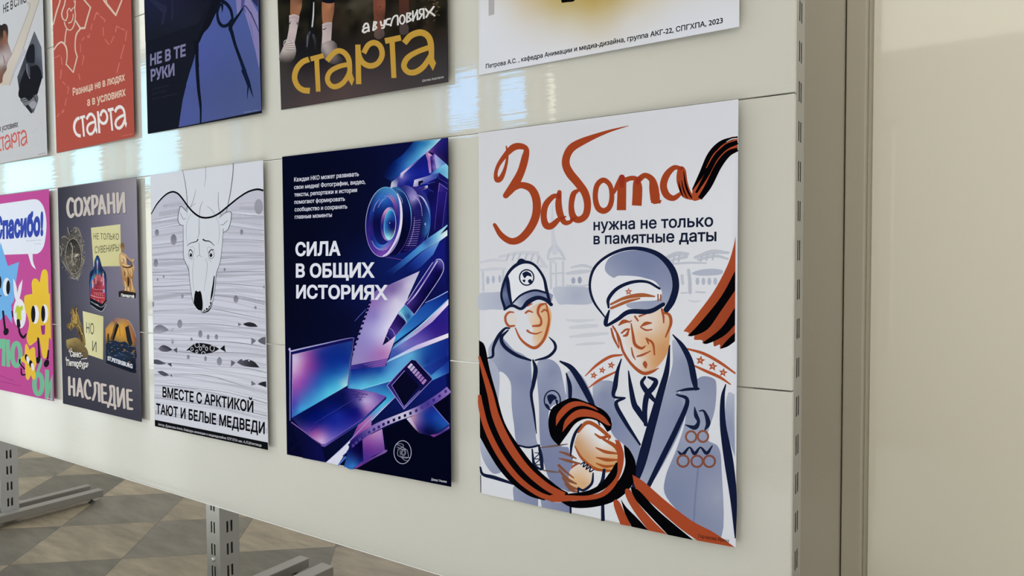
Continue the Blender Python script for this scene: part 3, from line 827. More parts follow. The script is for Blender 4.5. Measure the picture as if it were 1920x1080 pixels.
p.lines('1525,775,8 1668,880,8;1525,775,9 1490,1080,7', '#7a6ab4', 8)
p.cr(660, 360, 9.31)
p.poly('1330,0 1500,0 1665,60 1650,420 1560,740 1120,960 1100,800', '1400,100:#0e0e4a 1480,400:#171566 1640,200:#1a1668 1300,800:#0b0c3c 1600,600:#151358')
p.poly('1505,0 1655,0 1600,560 1440,680', '1520,100:#241a72 1480,500:#140f4c 1640,100:#1c1566 1560,560:#161050')
p.lines('1655,0,8 1615,300,7 1580,610,7;1505,0,7 1440,660,5', '#5a4aa4', 7)
p.poly('1130,950 1400,740 1450,760 1100,1080', '1150,960:#6a3f96 1400,760:#1c1a66 1150,1040:#23186a')
# lens
p.ell(1060, 440, 312, 540, '1060,0:#2a2072 1360,400:#2a4c96 1330,600:#3468b0 1200,300:#0e0e46 1250,800:#1a1c66 900,500:#0b0b38 1200,600:#080a2c 1340,750:#3a78b4', rot=3)
p.lines('1090,30,10 1230,100,22 1320,260,26 1362,440,20 1352,640,14 1310,810,10', '1100,30:#6a5aa6 1240,110:#c9c4e0 1330,300:#6a86c8 1362,500:#1f4a9c 1320,780:#4a90c4', 14)
p.ell(905, 470, 316, 590, '900,0:#20206e 1000,90:#7a70b4 1080,110:#a89cc8 1150,200:#1c1a66 1200,500:#140f4c 1100,900:#1b1358 800,500:#06082a 1000,1000:#120e44', rot=4)
p.lines('1080,70,6 1160,140,12 1210,260,8 1225,420,5', '#a8a0d0', 8)
for i in range(18):
    y = 330 + i * 39; t = i / 17.0
    xl = 1092 - 6 * math.sin(t * 3) - 190 * t * t; xr = 1212 - 115 * t * t
    p.brush('%.0f,%.0f,%.0f %.0f,%.0f,%.0f' % (xl, y + 20, 7, xr, y - 4 + 26 * t, 7), '#8a7cc0' if 3 < i < 16 else '#3a2f80', cap=False)
p.lines('1090,440,6 1078,620,7 1040,800,7 985,940,6', '#8f88c4', 6)
p.ell(735, 510, 310, 605, '735,-90:#2a6aa0 950,60:#12205e 1000,300:#0c1450 700,500:#05071e 900,800:#070926 700,1080:#0c0a36', rot=5)
p.lines('790,-60,5 920,30,8 1005,220,14 1035,420,14 1020,640,9 930,900,8 800,1085,6', '900,20:#8a94cc 1000,200:#6fb4d4 1035,420:#4f8cc8 1000,720:#5a48a0 850,1040:#4a3a90', 8)
p.lines('770,-20,4 860,110,8 885,200,4', '#8aa4d4', 6)
p.ell(557, 522, 318, 612, '600,-80:#3a78b0 450,0:#2a5a94 300,300:#0c1250 250,600:#1e1c6a 420,1000:#4a2f90 560,1110:#7a4aa4 800,300:#2a2f84 850,700:#3a3490 700,100:#4a80c0 700,1000:#5a3a98', rot=5)
p.ring(557, 522, 316, 610, 9, '600,-80:#6fb0c8 350,60:#a8bcd4 250,500:#a6a0cc 300,850:#8f80bc 500,1120:#c0b0d8', rot=5)
p.ell(552, 520, 262, 512, '600,20:#2f6cb4 480,90:#2c62ac 720,120:#a85f98 680,60:#7a74b4 780,220:#6a3f90 800,480:#1f1f74 330,350:#1d3a8e 300,650:#351f74 450,300:#0f1754 430,560:#0a0d3c 350,850:#1a1f74 480,960:#2a5ab0 560,900:#3a84c8 620,960:#7a54a8 720,800:#4a3a9a 600,1020:#b070b0', rot=5)
p.lines('790,30,10 842,180,34 862,400,42 842,620,42 770,840,40 640,1050,30 540,1120,14', '800,60:#d8cfe0 860,380:#d6cfe2 840,600:#d9d5e6 760,860:#c9bfdc 620,1060:#d2c8e0', 30)
p.ell(560, 500, 190, 425, '600,90:#2a66b4 700,200:#1c3a8e 450,250:#16307e 420,500:#090c3a 500,700:#0b1048 560,880:#17206e 700,500:#131458 500,130:#2c6cb8', rot=5)
p.lines('560,70,5 640,85,8 715,180,5;455,270,6 510,170,8 600,95,5;370,340,6 410,220,9 480,120,6;345,850,6 400,950,12 480,1000,14 550,985,5', '#9a94cc', 7)
p.ell(645, 560, 145, 296, '620,280:#c9a6c4 560,350:#c890b4 540,440:#7a4a92 700,280:#5a74b4 740,400:#1a2a80 520,600:#16206e 600,830:#a07ab8 650,840:#3a80c0 720,650:#2a1f6c', rot=4)
p.ell(662, 572, 102, 262, '640,330:#3aa0cc 600,420:#3f94c8 700,380:#20509c 730,500:#1a2a7c 660,540:#0f1050 690,640:#141250 590,580:#2a64b4 580,700:#3c84c0 620,780:#7fd0dc 650,830:#a6dcd8', rot=4)
p.ring(662, 572, 102, 262, 8, '640,310:#8fd8d8 580,500:#5a9cd0 600,800:#a6e0e0 760,450:#a8b4e0 720,700:#e0dff0', rot=4)
p.ell(660, 540, 6, 10, '#cfd0e8'); p.ell(1278, 560, 12, 26, '#8f9cd0'); p.ell(1290, 610, 8, 20, '#5a68b0')
# crossing beams
p.start('printed_light_beams'); p.cr(510, 400, 5.192)
p.poly('1707,110 1707,216 1630,272 1455,372 1270,520 1150,612 1075,602 1260,462 1500,255 1610,180', '1700,200:#e2e8f0 1650,240:#b8d4e6 1600,225:#6fb4d4 1450,320:#4a92c8 1320,420:#2f66b0 1200,520:#153278 1160,570:#0e205e 1080,598:#0a164e 1150,608:#0b1850 1700,130:#8fc4dc 1500,270:#2a4f9c', grid=24)
p.poly('1632,272 1570,400 1440,530 1350,592 1272,592 1330,500 1460,375', '1620,290:#6f9cd0 1540,380:#3a66b8 1420,500:#183084 1350,588:#0c1856 1275,590:#0b1652 1330,520:#0f1f66', grid=24)
p.poly('1707,124 1707,160 1635,208', '#0b0f3a')
p.lines('1100,425,5 1200,440,5 1270,455,5', '#6a3f8e', 5)
p.poly('1712,745 1712,860 1430,1080 1150,1290 1165,1150 1380,985 1500,870', '1700,760:#0c1a62 1600,850:#12348c 1450,980:#1f50a4 1300,1100:#2a6cb4 1250,1180:#3a90cc 1550,950:#1c4a9c', grid=30)
p.brush('1490,870,3 1600,820,7 1712,760,8', '#a0b0e0', cap=False)
p.cr(510, 580, 5.192)
p.poly('1715,-82 1717,230 1400,388 1140,490 1165,390 1420,215', '1700,0:#241f80 1500,150:#2c1f84 1350,250:#5a4aa4 1250,330:#7a80c0 1200,420:#3a50a4 1600,230:#33207c 1450,330:#6a5ab0', grid=30)
p.poly('1717,-94 1717,-44 1560,122 1400,246 1168,392 1182,362 1400,206 1560,58', '1650,0:#d8c8e4 1560,90:#b8a4d0 1450,180:#a890c4 1300,280:#9ab4d8 1200,360:#5a90c8 1717,-60:#e0d4ea', grid=22)
p.brush('1716,-98,8 1560,52,10 1395,200,9 1190,350,5', '1700,-100:#5a9ad0 1550,30:#8fd0e4 1350,200:#9cd4e8 1200,320:#4a80c0', cap=False)
p.poly('1717,232 1717,275 1560,335 1400,395 1112,522 1135,492 1400,352', '1710,250:#e4dcee 1550,310:#d4c6e2 1400,370:#c0b4dc 1250,440:#b4d0e4 1130,510:#7fb0d8', grid=24)
p.poly('768,560 1110,552 1120,520 1400,396 1718,278 1722,618 1555,695 1540,640 1420,600 1160,695 860,780 738,770', '760,600:#12267c 900,590:#132a80 1050,590:#1a3f94 800,690:#2a6ab4 780,750:#4fa0cc 900,740:#58b4d4 1050,690:#4aa4cc 1150,620:#4f9ccc 1250,510:#5a9cd0 1350,440:#5ca8d0 1500,420:#1c4a98 1650,350:#142c82 1500,520:#173484 1690,500:#152880 1640,600:#2a5cac 1600,655:#4a90c8 1700,600:#1c3c94', grid=28)
p.poly('1472,568 1720,450 1722,500 1550,640', '1500,570:#1f3c94 1700,480:#101f70')
p.poly('738,770 860,780 1160,695 1195,860 970,1082 960,1230 760,1290 860,1080 1112,855', '850,785:#3a7ab8 1000,750:#2f6cb0 1120,720:#1f4490 1150,830:#2f8cc0 1080,930:#4fb4d8 1000,1010:#4f9ccc 960,1060:#9a70b0 900,1090:#b068a8 850,1200:#8a3f90 780,1270:#4a2a8c', grid=26)
p.brush('860,780,4 1000,740,6 1160,695,5', '#8fd0e4', cap=False)
p.brush('805,115,3 860,55,5 915,0,4', '#5a66c0'); p.brush('1195,858,6 1080,970,7 970,1082,6', '#c4cce8', cap=False)
# pages
p.start('printed_notebook'); p.cr(510, 400, 5.192)
p.poly('1438,562 1330,800 1195,1230 1130,1410 772,1480 795,1320 870,1085 960,835 1010,752 1112,708', '1400,600:#b9b4cf 1320,700:#bdb6d0 1280,850:#c4bcd6 1200,850:#c8c0d8 1050,790:#7a62a2 980,850:#8a68aa 1000,1000:#8478b8 900,1100:#9488c0 1180,1050:#d2cce4 1120,1120:#d0cae4 1100,950:#aea2cc 950,1250:#9288c2 1050,1180:#b8b2da 1070,1360:#a46cac 980,1400:#9270b0 1130,1250:#c8b4d4 820,1440:#9284b8 1250,700:#8a78aa 1180,760:#7a669e 870,1250:#8a7eba', grid=30)
for x, y in ((972, 828), (955, 868), (943, 908), (931, 943), (916, 983), (901, 1027), (886, 1071), (869, 1122), (852, 1173), (833, 1225), (815, 1275), (797, 1326), (781, 1376)):
    p.poly('%d,%d %d,%d %d,%d %d,%d' % (x - 10, y - 10, x + 12, y - 14, x + 8, y + 10, x - 14, y + 13), '#0a0c30')
p.cr(510, 580, 5.192)
p.poly('772,548 1130,475 1118,512 1100,556 900,575 760,585', '800,560:#3a2f84 1000,540:#5a3f94 1120,490:#7a4a9c 900,575:#1c2270')
p.lines('900,540,4 1122,492,6;940,552,4 1114,514,6;980,562,4 1106,536,6', '#8a62ac', 4)
# pen
p.start('printed_pen'); p.cr(510, 400, 5.192)
p.fill('1565,478! 1598,452 1630,446 1662,475 1672,520 1650,590 1500,820 1385,988! 1340,930 1290,885!', '1620,460:#6a64a8 1600,500:#221c70 1500,620:#241c74 1330,860:#4a2f86 1640,560:#0c0a3c 1500,760:#0b0936 1400,930:#100d40 1560,600:#120f4e 1660,520:#3a3480 1420,760:#1c1460', grid=24)
p.brush('1608,466,10 1500,640,12 1400,790,13 1318,884,10', '1610,470:#c8c4e0 1500,640:#8a7cc0 1400,790:#c4bce0 1310,890:#7a6ab0')
p.lines('1565,478,6 1430,680,7 1320,850,6;1598,450,7 1640,448,8 1670,500,7 1655,590,7 1540,770,6 1385,988,6', '#a8a4d4', 6)
p.poly('1292,890 1386,986 1305,1075 1225,968', '1290,920:#3f8cb4 1250,970:#7ac0d0 1330,1000:#1c3a80 1300,1060:#4a9cc4 1370,980:#5aa8d0', grid=16)
p.brush('1290,885,6 1340,935,6 1386,988,6', '#7a70b4'); p.brush('1240,962,7 1280,1000,7 1310,1060,7', '#9cd4dc')
p.poly('1225,975 1310,1060 1200,1195 1140,1120', '1240,1000:#1c1250 1180,1100:#3a2270 1280,1080:#120e40 1210,1180:#4a3a8c', grid=16)
p.cr(510, 580, 5.192)
p.poly('1140,180 1200,258 1142,308 1108,265', '1140,200:#3a2a7c 1130,280:#15104a 1180,260:#3a2f84')
p.poly('1108,262 1142,308 1074,353', '#141040')
p.lines('1232,35,6 1280,75,6 1312,140,6;1140,182,6 1175,205,6 1202,262,6;1105,262,5 1130,280,5 1145,312,5;1312,130,4 1202,262,4', '#8f84c0', 5)
# laptop
p.start('printed_laptop')
p.fill('190,1060! 175,1080! 176,430 195,405 770,277 795,300! 740,772! 460,925', '#121250')
p.poly('198,440 782,306 735,742 192,1056', '225,480:#c0b4d0 215,600:#c49cc6 270,520:#b890bc 350,450:#8a4a94 330,560:#94509c 410,560:#64348c 250,760:#8a4aa0 300,700:#8444a0 210,930:#4a38a0 200,1030:#3060b0 480,450:#1c2a80 550,420:#142a80 700,350:#15307c 600,600:#174494 480,640:#244a9c 680,640:#2a70b4 715,725:#a6d0d4 650,750:#4fb0d4 550,800:#4fb4d4 420,880:#4498cc 280,970:#3f98cc 450,740:#2a60b0 350,840:#3a6cb4 740,500:#142c86', grid=26)
p.lines('175,1080,10 176,430,12 195,406,14 480,340,11 770,278,9 794,300,7;794,300,6 738,770,6', '200,410:#b0a8d0 175,700:#7a74b8 500,335:#9a96c8 780,285:#6a5aa0 740,700:#4a5cb0', 9)
p.cr(510, 730, 5.192)
p.poly('190,278 738,-12 870,5 1000,30 1112,66 1112,90 880,290 520,532 480,532 330,430', '300,300:#0c1656 500,150:#0b1350 700,40:#0a1048 720,150:#0c1250 450,330:#121c72 600,330:#16248a 480,500:#c8a8d4 500,450:#9a70b4 420,420:#8f4890 380,380:#3a2a88 560,410:#4a3fa0 540,500:#8a7ac0 820,60:#4a3a8c 760,20:#2a2670 830,190:#1a1870 900,110:#b4a4d0 960,110:#a890c4 920,190:#a070b0 1050,70:#5f489e 900,30:#7a5ca4 860,240:#221c74 640,250:#18268c', grid=24)
p.poly('480,530 520,532 880,290 1112,70 1112,94 880,318 515,560 472,552', '500,545:#6a54a6 700,420:#1a1c70 900,290:#1c3a8c 1100,80:#1a1858', grid=30)
p.lines('190,320,10 330,425,8 475,545,8;520,532,5 880,290,4;1110,70,4 1000,30,4', '#7a5cb0', 7)
p.lines('775,48 935,52;800,75 910,78;830,100 880,104;770,15 930,50;800,40 870,105;845,35 820,80;890,42 850,110;380,400 440,355;310,250 440,170;560,110 700,30;180,590 280,500', '#1a1648', 4)
p.brush('410,330,3 660,180,4 860,60,3', '#3a3a90')
p.poly('762,495 745,580 640,737 525,712', '#d4d4e6'); p.brush('1195,80,6 980,270,7 760,495,7 640,610,5 525,712,3', '#9a9ad0')
p.poly('190,330 480,545 525,712 300,668', '300,500:#0a0c34 450,600:#0e0f48 250,560:#070926')
p.brush('715,660,16 680,700,16 645,738,10', '#4a70c0'); p.brush('770,580,10 690,650,10', '#16307c')
p.ell(775, 735, 60, 45, '775,745:#3a80c4 830,700:#0c1650 720,700:#12206c')
# memory card
p.start('printed_memory_card'); p.cr(510, 580, 5.192)
p.poly('1355,490 1405,502 1555,668 1556,692 1285,970 1120,742', '1355,500:#0c0a34 1500,620:#0a0930 1300,800:#0c0c3c 1150,740:#2a1f70 1290,950:#2a3a8c 1530,700:#12124c')
p.poly('1290,598 1432,745 1285,948 1165,740', '#070822')
p.lines('1120,742,7 1240,610,6 1355,492,6;1120,742,8 1200,850,8 1285,970,9;1285,970,9 1420,830,7 1556,690,5;1165,740,6 1290,598,6;1165,740,4 1285,948,4;1290,945,5 1380,850,5 1440,790,4;1405,505,4 1555,668,5', '#8f80c4', 5)
for i in range(7):
    x, y = 1352 + i * 22.5, 553 + i * 25.5
    p.poly('%.0f,%.0f %.0f,%.0f %.0f,%.0f %.0f,%.0f' % (x - 34, y + 10, x + 2, y - 30, x + 20, y - 14, x - 14, y + 28), ('#c2b4d4', '#b2a4cc', '#a48cc0', '#a080bc', '#9874b4', '#8f68ac', '#a878b0')[i])
# film
p.start('printed_film'); p.cr(510, 730, 5.192)
p.poly('1075,388 1320,280 1450,430 1570,466 1728,382 1736,940 700,755 830,760 1120,600', '#04061a', grid=60)
p.poly('1570,150 1722,55 1726,335', '#05061a')
p.poly('880,480 1072,384 1098,592 890,697', '1000,430:#b080b4 1060,420:#a884bc 950,540:#7a3f94 900,600:#5a2f88 1080,580:#6a3f94 900,680:#4a2f8a', grid=20)
p.poly('745,580 880,480 890,697 790,770 700,755', '780,600:#0e0f4c 850,620:#0a0a38 740,740:#2a60ac 790,740:#2f74bc 860,690:#141a60')
p.poly('890,695 1000,650 1100,590 1126,592 1110,615 1000,668 822,770 800,766', '900,700:#4a2a86 1100,600:#7a5a9c 830,760:#7a3a90')
p.poly('1345,272 1565,155 1728,340 1570,450 1440,430', '1355,290:#c898a4 1390,330:#8a6aa0 1430,380:#3a2a78 1500,250:#15308c 1600,280:#1a44a0 1680,340:#1f50a8 1500,400:#0a1044 1570,440:#0a0c34 1560,180:#1c2880', grid=18)
p.lines('1565,155,5 1650,255,6 1728,342,5', '#7a78c0', 5)
p.poly('1308,286 1345,268 1440,432 1395,390', '1330,290:#c4b8d8 1380,370:#b498b4 1430,425:#2a1f48')
p.poly('1540,445 1610,432 1728,352 1728,382 1650,430 1575,466', '1570,455:#7a3a8a 1660,410:#3a2a7c 1720,360:#6a5aa8')
p.brush('755,560,50 830,490,62 930,415,64 1060,345,64 1190,290,60 1320,240,62 1440,190,66 1560,118,68 1655,55,68 1724,0,66', '760,555:#161450 860,470:#2a2270 960,400:#7a62a8 1060,350:#8a74b4 1190,290:#b8aed0 1300,250:#cfcadf 1400,205:#8a78b4 1480,165:#3a2f84 1560,120:#4a3a90 1650,60:#7a5cac 1724,5:#8a70b4', cap=False, n=8)
for x, y in ((790, 548), (820, 520), (855, 485), (900, 450), (945, 418), (993, 391), (1040, 366), (1085, 341), (1133, 320), (1187, 298), (1240, 277), (1294, 255), (1348, 233), (1405, 207), (1461, 176), (1517, 140), (1574, 105), (1632, 65), (1690, 20)):
    p.poly('%d,%d %d,%d %d,%d %d,%d' % (x - 14, y - 9, x + 10, y - 18, x + 14, y + 9, x - 10, y + 18), '1300,250:#06081e 900,450:#4a3a8c 960,400:#35287c 1040,366:#2a2068 1130,320:#100e38 1480,165:#4a3a8c 1560,110:#2a2270 1690,20:#3a2a78')
# badge and lettering
p.start('printed_badge')
p.ring(1271, 612, 84, 112, 6, '#aeb0c0')
p.lines('1228,580,4 1228,645,4 1322,668,4 1318,600,4 1298,585,4 1228,580,4;1205,535,4 1235,545,4 1290,575,4 1312,590,4;1215,560,4 1250,572,4 1280,555,4 1262,530,4 1215,532,4;1265,665,4 1290,690,4 1330,695,4;1250,655,4 1300,660,4 1340,665,4;1246,590,3 1250,645,3', '#a4a6b8', 4)
p.ring(1280, 615, 22, 30, 4, '#a4a6b8'); p.ring(1280, 615, 13, 18, 4, '#8f92a8')
p.start('printed_signature')
p.text('Демус Ульяна', (1550, 885), (1700, 910), (1550, 864), '#c4c6d0', 'H', .02)
p.start('printed_text'); p.cr(510, 240, 5.192)
for t, a, b, c in (('Каждая НКО может развивать', (215, 522), (845, 467), (215, 482)), ('свои медиа! Фотографии, видео,', (215, 596), (908, 541), (215, 557)), ('тексты, репортажи и истории', (217, 668), (828, 622), (217, 629)), ('помогают формировать', (218, 740), (710, 708), (218, 701)), ('сообщество и сохранять', (220, 812), (732, 783), (220, 773)), ('главные моменты', (222, 884), (583, 864), (222, 845))):
    p.text(t, a, b, c, '#c9cad6', 'H', .018)
p.start('printed_title'); p.cr(510, 400, 5.192)
p.text('СИЛА', (228, 412), (668, 405), (228, 287), '#d3d4de', 'H', .037)
p.text('В ОБЩИХ', (232, 620), (1000, 620), (232, 495), '#d3d4de', 'H', .037)
p.text('ИСТОРИЯХ', (235, 823), (1128, 838), (235, 702), '#d3d4de', 'H', .037)
p.done()

# ------------------------------------------------------------------ poster: polar bear
p = Poster('poster', 'black and white poster with a worried polar bear over grey striped water',
           [(282, 328.5), (493, 300.5), (503, 843.5), (290, 799)], '#c6c7cd', far=.014)
rnd = random.Random(5)
p.start('printed_water'); p.cr(260, 290, 7.2)
p.fill('168,800! 250,662 360,545 450,502 520,520 580,580 660,690 740,780 830,840 920,850 1010,830 1100,780 1200,700 1350,580 1480,500 1600,470 1684,485! 1746,3865! 225,3570!',
       '400,600:#b2b1bc 300,800:#b3b2bd 1500,600:#b4b3be 1500,900:#b0afba 300,1200:#b9b8c3 1400,1400:#bcbbc6 400,1700:#c0bfca 1500,1900:#c4c4ce 900,2300:#bfbfca 300,2500:#c0c0ca 1500,2600:#bfbfc9 900,2900:#c4c4cd 400,3100:#c6c6cf 1500,3200:#c5c5ce 900,3500:#c9c9d1 1600,3700:#cacad1', grid=120)


def wave_px(u, v):      # u, v: fraction across and down the sheet
    (ax, ay), (bx, by), (cx, cy), (dx, dy) = p.cpx
    # projective feel: equal steps across shrink to the left
    u = u * (1 + .12 * (1 - u)) - .12 * (1 - u) * u * 2 * .5
    return (ax + (bx - ax) * u) * (1 - v) + (dx + (cx - dx) * u) * v, (ay + (by - ay) * u) * (1 - v) + (dy + (cy - dy) * u) * v


def crest(u):           # the water line, as a fraction of the height
    for a, b, c, d in ((0, .2, .155, .065), (.2, .48, .065, .19), (.48, .9, .19, .115), (.9, 1.01, .115, .125)):
        if a <= u <= b:
            t = (u - a) / (b - a); t = t * t * (3 - 2 * t)
            return c + (d - c) * t
    return .15


p.cr(0, 0, 1)
def band(v0, g, w0, seed):
    r = random.Random(seed)
    a1, a2, f1, f2 = r.uniform(.002, .008), r.uniform(.0005, .002), r.uniform(0, 6.3), r.uniform(0, 6.3)
    amp = .011 * math.sin(v0 * 21); run = []
    for k in range(29):
        u = k / 28
        v = v0 + amp * math.sin(u * 3.0 + .4) + a1 * math.sin(u * 5 + f1) + a2 * math.sin(u * 12 + f2) - .010 * math.sin(u * 3.14)
        if v > crest(u) + .012 + w0 * .001 and v < .965:
            x, y = wave_px(min(max(u, .004), .996), v); run.append((x, y, w0 * (.45 + .55 * math.sin(u * 4 + f2) ** 2), False))
        else:
            if len(run) > 3: p.brush(run, g, n=2, cap=False)
            run = []
    if len(run) > 3: p.brush(run, g, n=2, cap=False)


for i in range(40):     # broad washes, light and dark
    v0 = .10 + i * .0215 + rnd.uniform(-.006, .006)
    up = v0 < .5
    band(v0, rnd.choice(['#a9a8b3', '#a5a4af', '#b1b0bb', '#bfbfc9', '#c6c6cf'] if up else ['#b5b4bf', '#b1b0bb', '#cacad2', '#c8c8d0', '#bab9c4']), rnd.choice([3.5, 5, 6.5, 8]), i)
for i in range(60):     # thin lines
    v0 = .09 + i * .0145 + rnd.uniform(-.004, .004)
    band(v0, rnd.choice(['#9c9ba6', '#a4a3ae', '#a9a8b3', '#9a99a4']), rnd.choice([.6, .8, 1.2]), 100 + i)
for i in range(17):     # dark lines
    band(.13 + i * .051 + rnd.uniform(-.008, .008), rnd.choice(['#74737d', '#7d7c87', '#85848f']), 1.3, 300 + i)
for i in range(110):    # dry-brush flecks
    u, v = rnd.uniform(.03, .97), rnd.uniform(.13, .93)
    if v < crest(u) + .03: continue
    x, y = wave_px(u, v); l = rnd.uniform(2, 7)
    p.brush([(x, y, .7, False), (x + rnd.uniform(-.3, .3), y + l, .4, False)], rnd.choice(['#c6c6cf', '#bfbfc9']), cap=False)
p.start('printed_bubbles'); p.cr(260, 290, 7.2)
for x, y, a, b, g in ((246, 1053, 27, 46, '#6c6a75'), (1620, 702, 58, 104, '#94929d'), (1390, 1046, 22, 38, '#75737e'), (472, 1148, 40, 74, '#6c6a75'), (232, 1463, 29, 54, '#6e6c77'), (255, 1688, 10, 19, '#64626d'), (337, 1645, 11, 20, '#74727d'), (590, 1911, 17, 32, '#83818c'), (196, 2022, 12, 38, '#75737e'), (1313, 1950, 32, 50, '#6a6873'), (1577, 2066, 16, 22, '#6f6d78'), (1160, 1553, 13, 22, '#64626d'), (1692, 1788, 10, 20, '#7a7883'),
                       (555, 2284, 33, 58, '#7c7a85'), (832, 2421, 28, 50, '#767480'), (938, 2463, 19, 34, '#74727d'), (1050, 2461, 22, 36, '#716f7a'), (713, 2493, 16, 24, '#74727d'), (458, 2521, 18, 36, '#a19faa'), (670, 2733, 20, 31, '#7b7984'), (902, 2755, 18, 34, '#7b7984'), (1090, 2790, 34, 57, '#7a7883')):
    p.ell(x, y, a, b, '%d,%d:%s %d,%d:#8d8b96' % (x, y - b, g, x, y + b))
# bear
p.start('printed_bear')
BW = '#c4c6cc'
p.fill('600,940! 640,880 660,800 665,740! 700,745 830,842 920,850 1010,830 1090,785! 1085,860 1120,920 1145,1000! 1125,1250 1100,1448 1050,1605 1030,1810 1000,1970 980,2045 940,2105 880,2136 840,2112 790,2096 745,2010 720,1925 690,1725 675,1565 640,1475 606,1385', BW)
p.fill('655,775! 572,695! 545,760 530,865 550,935 600,960! 640,900', BW); p.fill('1085,858! 1150,795 1220,768 1252,790 1242,900 1205,1010 1143,1052! 1110,950', BW)
DK = '#3a3a42'
p.lines('1143,1000,6 1125,1250,6 1100,1448,7 1050,1605,7 1030,1810,7 1002,1970,7;600,950,5 602,1200,6 606,1385,7 640,1475,8 675,1565,7 690,1725,6 720,1925,6 745,2010,8', DK, 6)
p.lines('593,208,5 628,380,7 650,560,7 655,690,7 650,745,5;1277,118,9 1272,260,9 1240,500,9 1200,700,8 1178,782,5;655,775,6 572,697,9 545,760,8 530,865,8 550,935,8 602,960,7;1085,858,4 1150,798,7 1220,770,8 1252,792,9 1242,900,8 1205,1010,8 1143,1050,6;562,785,4 590,850,6 612,870,6 640,855,4;1105,945,4 1140,945,6 1175,910,6 1202,885,4', '#33333a', 7)
p.lines('905,165,5 905,300,5 888,430,3;772,465,3 745,590,5 705,695,5 690,720,4;770,655,3 730,680,5 705,705,4;862,632,4 830,720,6 818,860,5 815,1000,6 818,1060,6 795,1125,4;1075,508,4 1075,640,6 1085,740,6 1120,825,6;920,695,3 980,740,5 1040,830,4;815,1185,5 822,1350,6;785,1382,4 815,1360,6 855,1380,4', '#5c5c66', 5)
p.lines('710,800,4 655,900,5 640,1050,5 655,1210,3;1045,835,4 1085,950,5 1090,1080,5 1070,1210,3;745,1400,4 730,1560,5 735,1750,4 750,1820,3;905,1395,4 925,1490,6 912,1640,6 880,1840,3;690,1260,4 730,1240,5 755,1270,4 750,1330,4;935,1330,4 928,1270,5 945,1245,5 990,1265,4;700,1425,4 745,1400,4;930,1395,4 980,1445,5;665,1480,5 680,1560,6', '#8b8b96', 5)
p.lines('657,1228,6 700,1195,9 780,1170,12 800,1145,16;872,1145,20 900,1163,16 960,1172,12 1022,1228,6', '#17171b', 10)
for x, y, rx, ry in ((703, 1345, 29, 58), (980, 1345, 37, 58)): p.ring(x, y, rx, ry, 6, '#4a4a54')
p.lines('678,1300,8 700,1282,12 730,1320,7;950,1330,7 975,1285,12 1015,1285,8', '#1d1d22', 9)
p.ell(704, 1355, 17, 26, '#0c0d10'); p.ell(975, 1356, 19, 27, '#0c0d10'); p.ell(699, 1345, 4, 7, '#8d8f99'); p.ell(970, 1345, 5, 7, '#8d8f99')
p.fill('765,1840! 778,1836 800,1850 830,1836! 848,1880 865,2005 862,2095! 810,2098 765,2050 745,2000 752,1900', '#0b0c0e')
p.lines('1020,1642,14 1010,1740,20 990,1880,26 972,1970,10', '#0b0c0e', 12)
p.fill('838,2100! 900,2080 945,2040 968,1985! 990,2000 980,2050 940,2110 880,2134', '#0b0c0e')
for a in ('855,2092 880,2086 880,2108 858,2112', '888,2084 905,2076 912,2098 890,2104', '918,2062 940,2040 950,2062 930,2080', '944,2030 962,2000 968,2026 954,2048'): p.poly(a, '#c9cad0')
p.lines('845,2108,5 880,2120,6 940,2090,6 975,2040,6 990,1990,5', '#c9cad0', 6); p.lines('835,2102,5 860,2132,7 900,2130,7 950,2105,7 985,2040,7 1000,1970,6', '#1b1b20', 7)
p.start('printed_water_line')
p.brush('168,802,12 250,662,17 360,545,20 450,502,23 520,520,23 580,580,22 660,690,21 740,780,24 830,840,25 920,852,25 1010,832,24 1100,782,24 1200,700,23 1350,580,22 1480,500,24 1600,468,26 1684,484,26', '#0d0d10', cap=False)
# fish
p.start('printed_fish'); p.cr(260, 570, 7.2)
F1, F2 = '#27272d', '#4c4b55'
p.fill('638,628! 750,540 830,526 960,545 1040,578 1090,607! 1000,652 860,677 740,656 690,632', '#141417')
p.fill('1098,605! 1160,553! 1166,610 1182,662! 1160,640', '#141417')
for x, y, a, b in ((788, 552, 30, 33), (720, 607, 16, 22), (835, 602, 16, 25), (785, 640, 14, 19), (877, 568, 12, 15), (917, 604, 15, 25), (992, 598, 29, 38)): p.ring(x, y, a, b, 7, '#c9c9d0')
p.brush('850,676,6 852,655,7 873,642,7 895,655,7 898,674,6', '#c9c9d0'); p.ell(682, 634, 10, 8, '#c9c9d0')
p.fill('1405,270! 1480,245 1560,262 1612,308! 1500,308 1440,292', F1); p.poly('1340,250 1392,275 1346,302', '#6d6b75')
p.fill('1605,500! 1650,460 1712,443! 1714,552! 1650,532', '#5a5963'); p.poly('1520,453 1588,497 1522,550', '#6b6974')
p.fill('265,600! 300,567 340,555 400,577 457,617! 380,645 300,635', '270,600:#6d6b76 340,560:#3c3b44 450,617:#2c2b33 380,640:#55545e'); p.poly('466,615 522,588 518,662', F2)
p.fill('196,350! 230,300 290,280 350,305 412,355! 300,393 198,402!', '250,290:#6a6974 300,380:#9a99a3 200,400:#a3a2ac 400,355:#75747f'); p.poly('412,355 490,315 455,378', '#a3a2ac')
p.fill('203,750! 270,755 372,806! 280,818 204,806!', F2); p.poly('386,806 441,795 446,852', '#46454f')
p.fill('250,912! 310,904 370,930 416,962! 345,973 290,945', F2); p.poly('424,962 446,948 452,987', F2)
p.fill('1322,790! 1380,745 1420,758 1480,750 1560,780 1632,858! 1500,850 1400,830', '1330,790:#5a5963 1500,800:#33323a 1620,850:#1d1d22'); p.poly('1248,758 1308,792 1246,848', '#5d5c66')
p.ell(1412, 756, 12, 8, '#c3c3cb'); p.ell(1490, 766, 12, 9, '#c3c3cb')
p.cr(260, 700, 7.2)
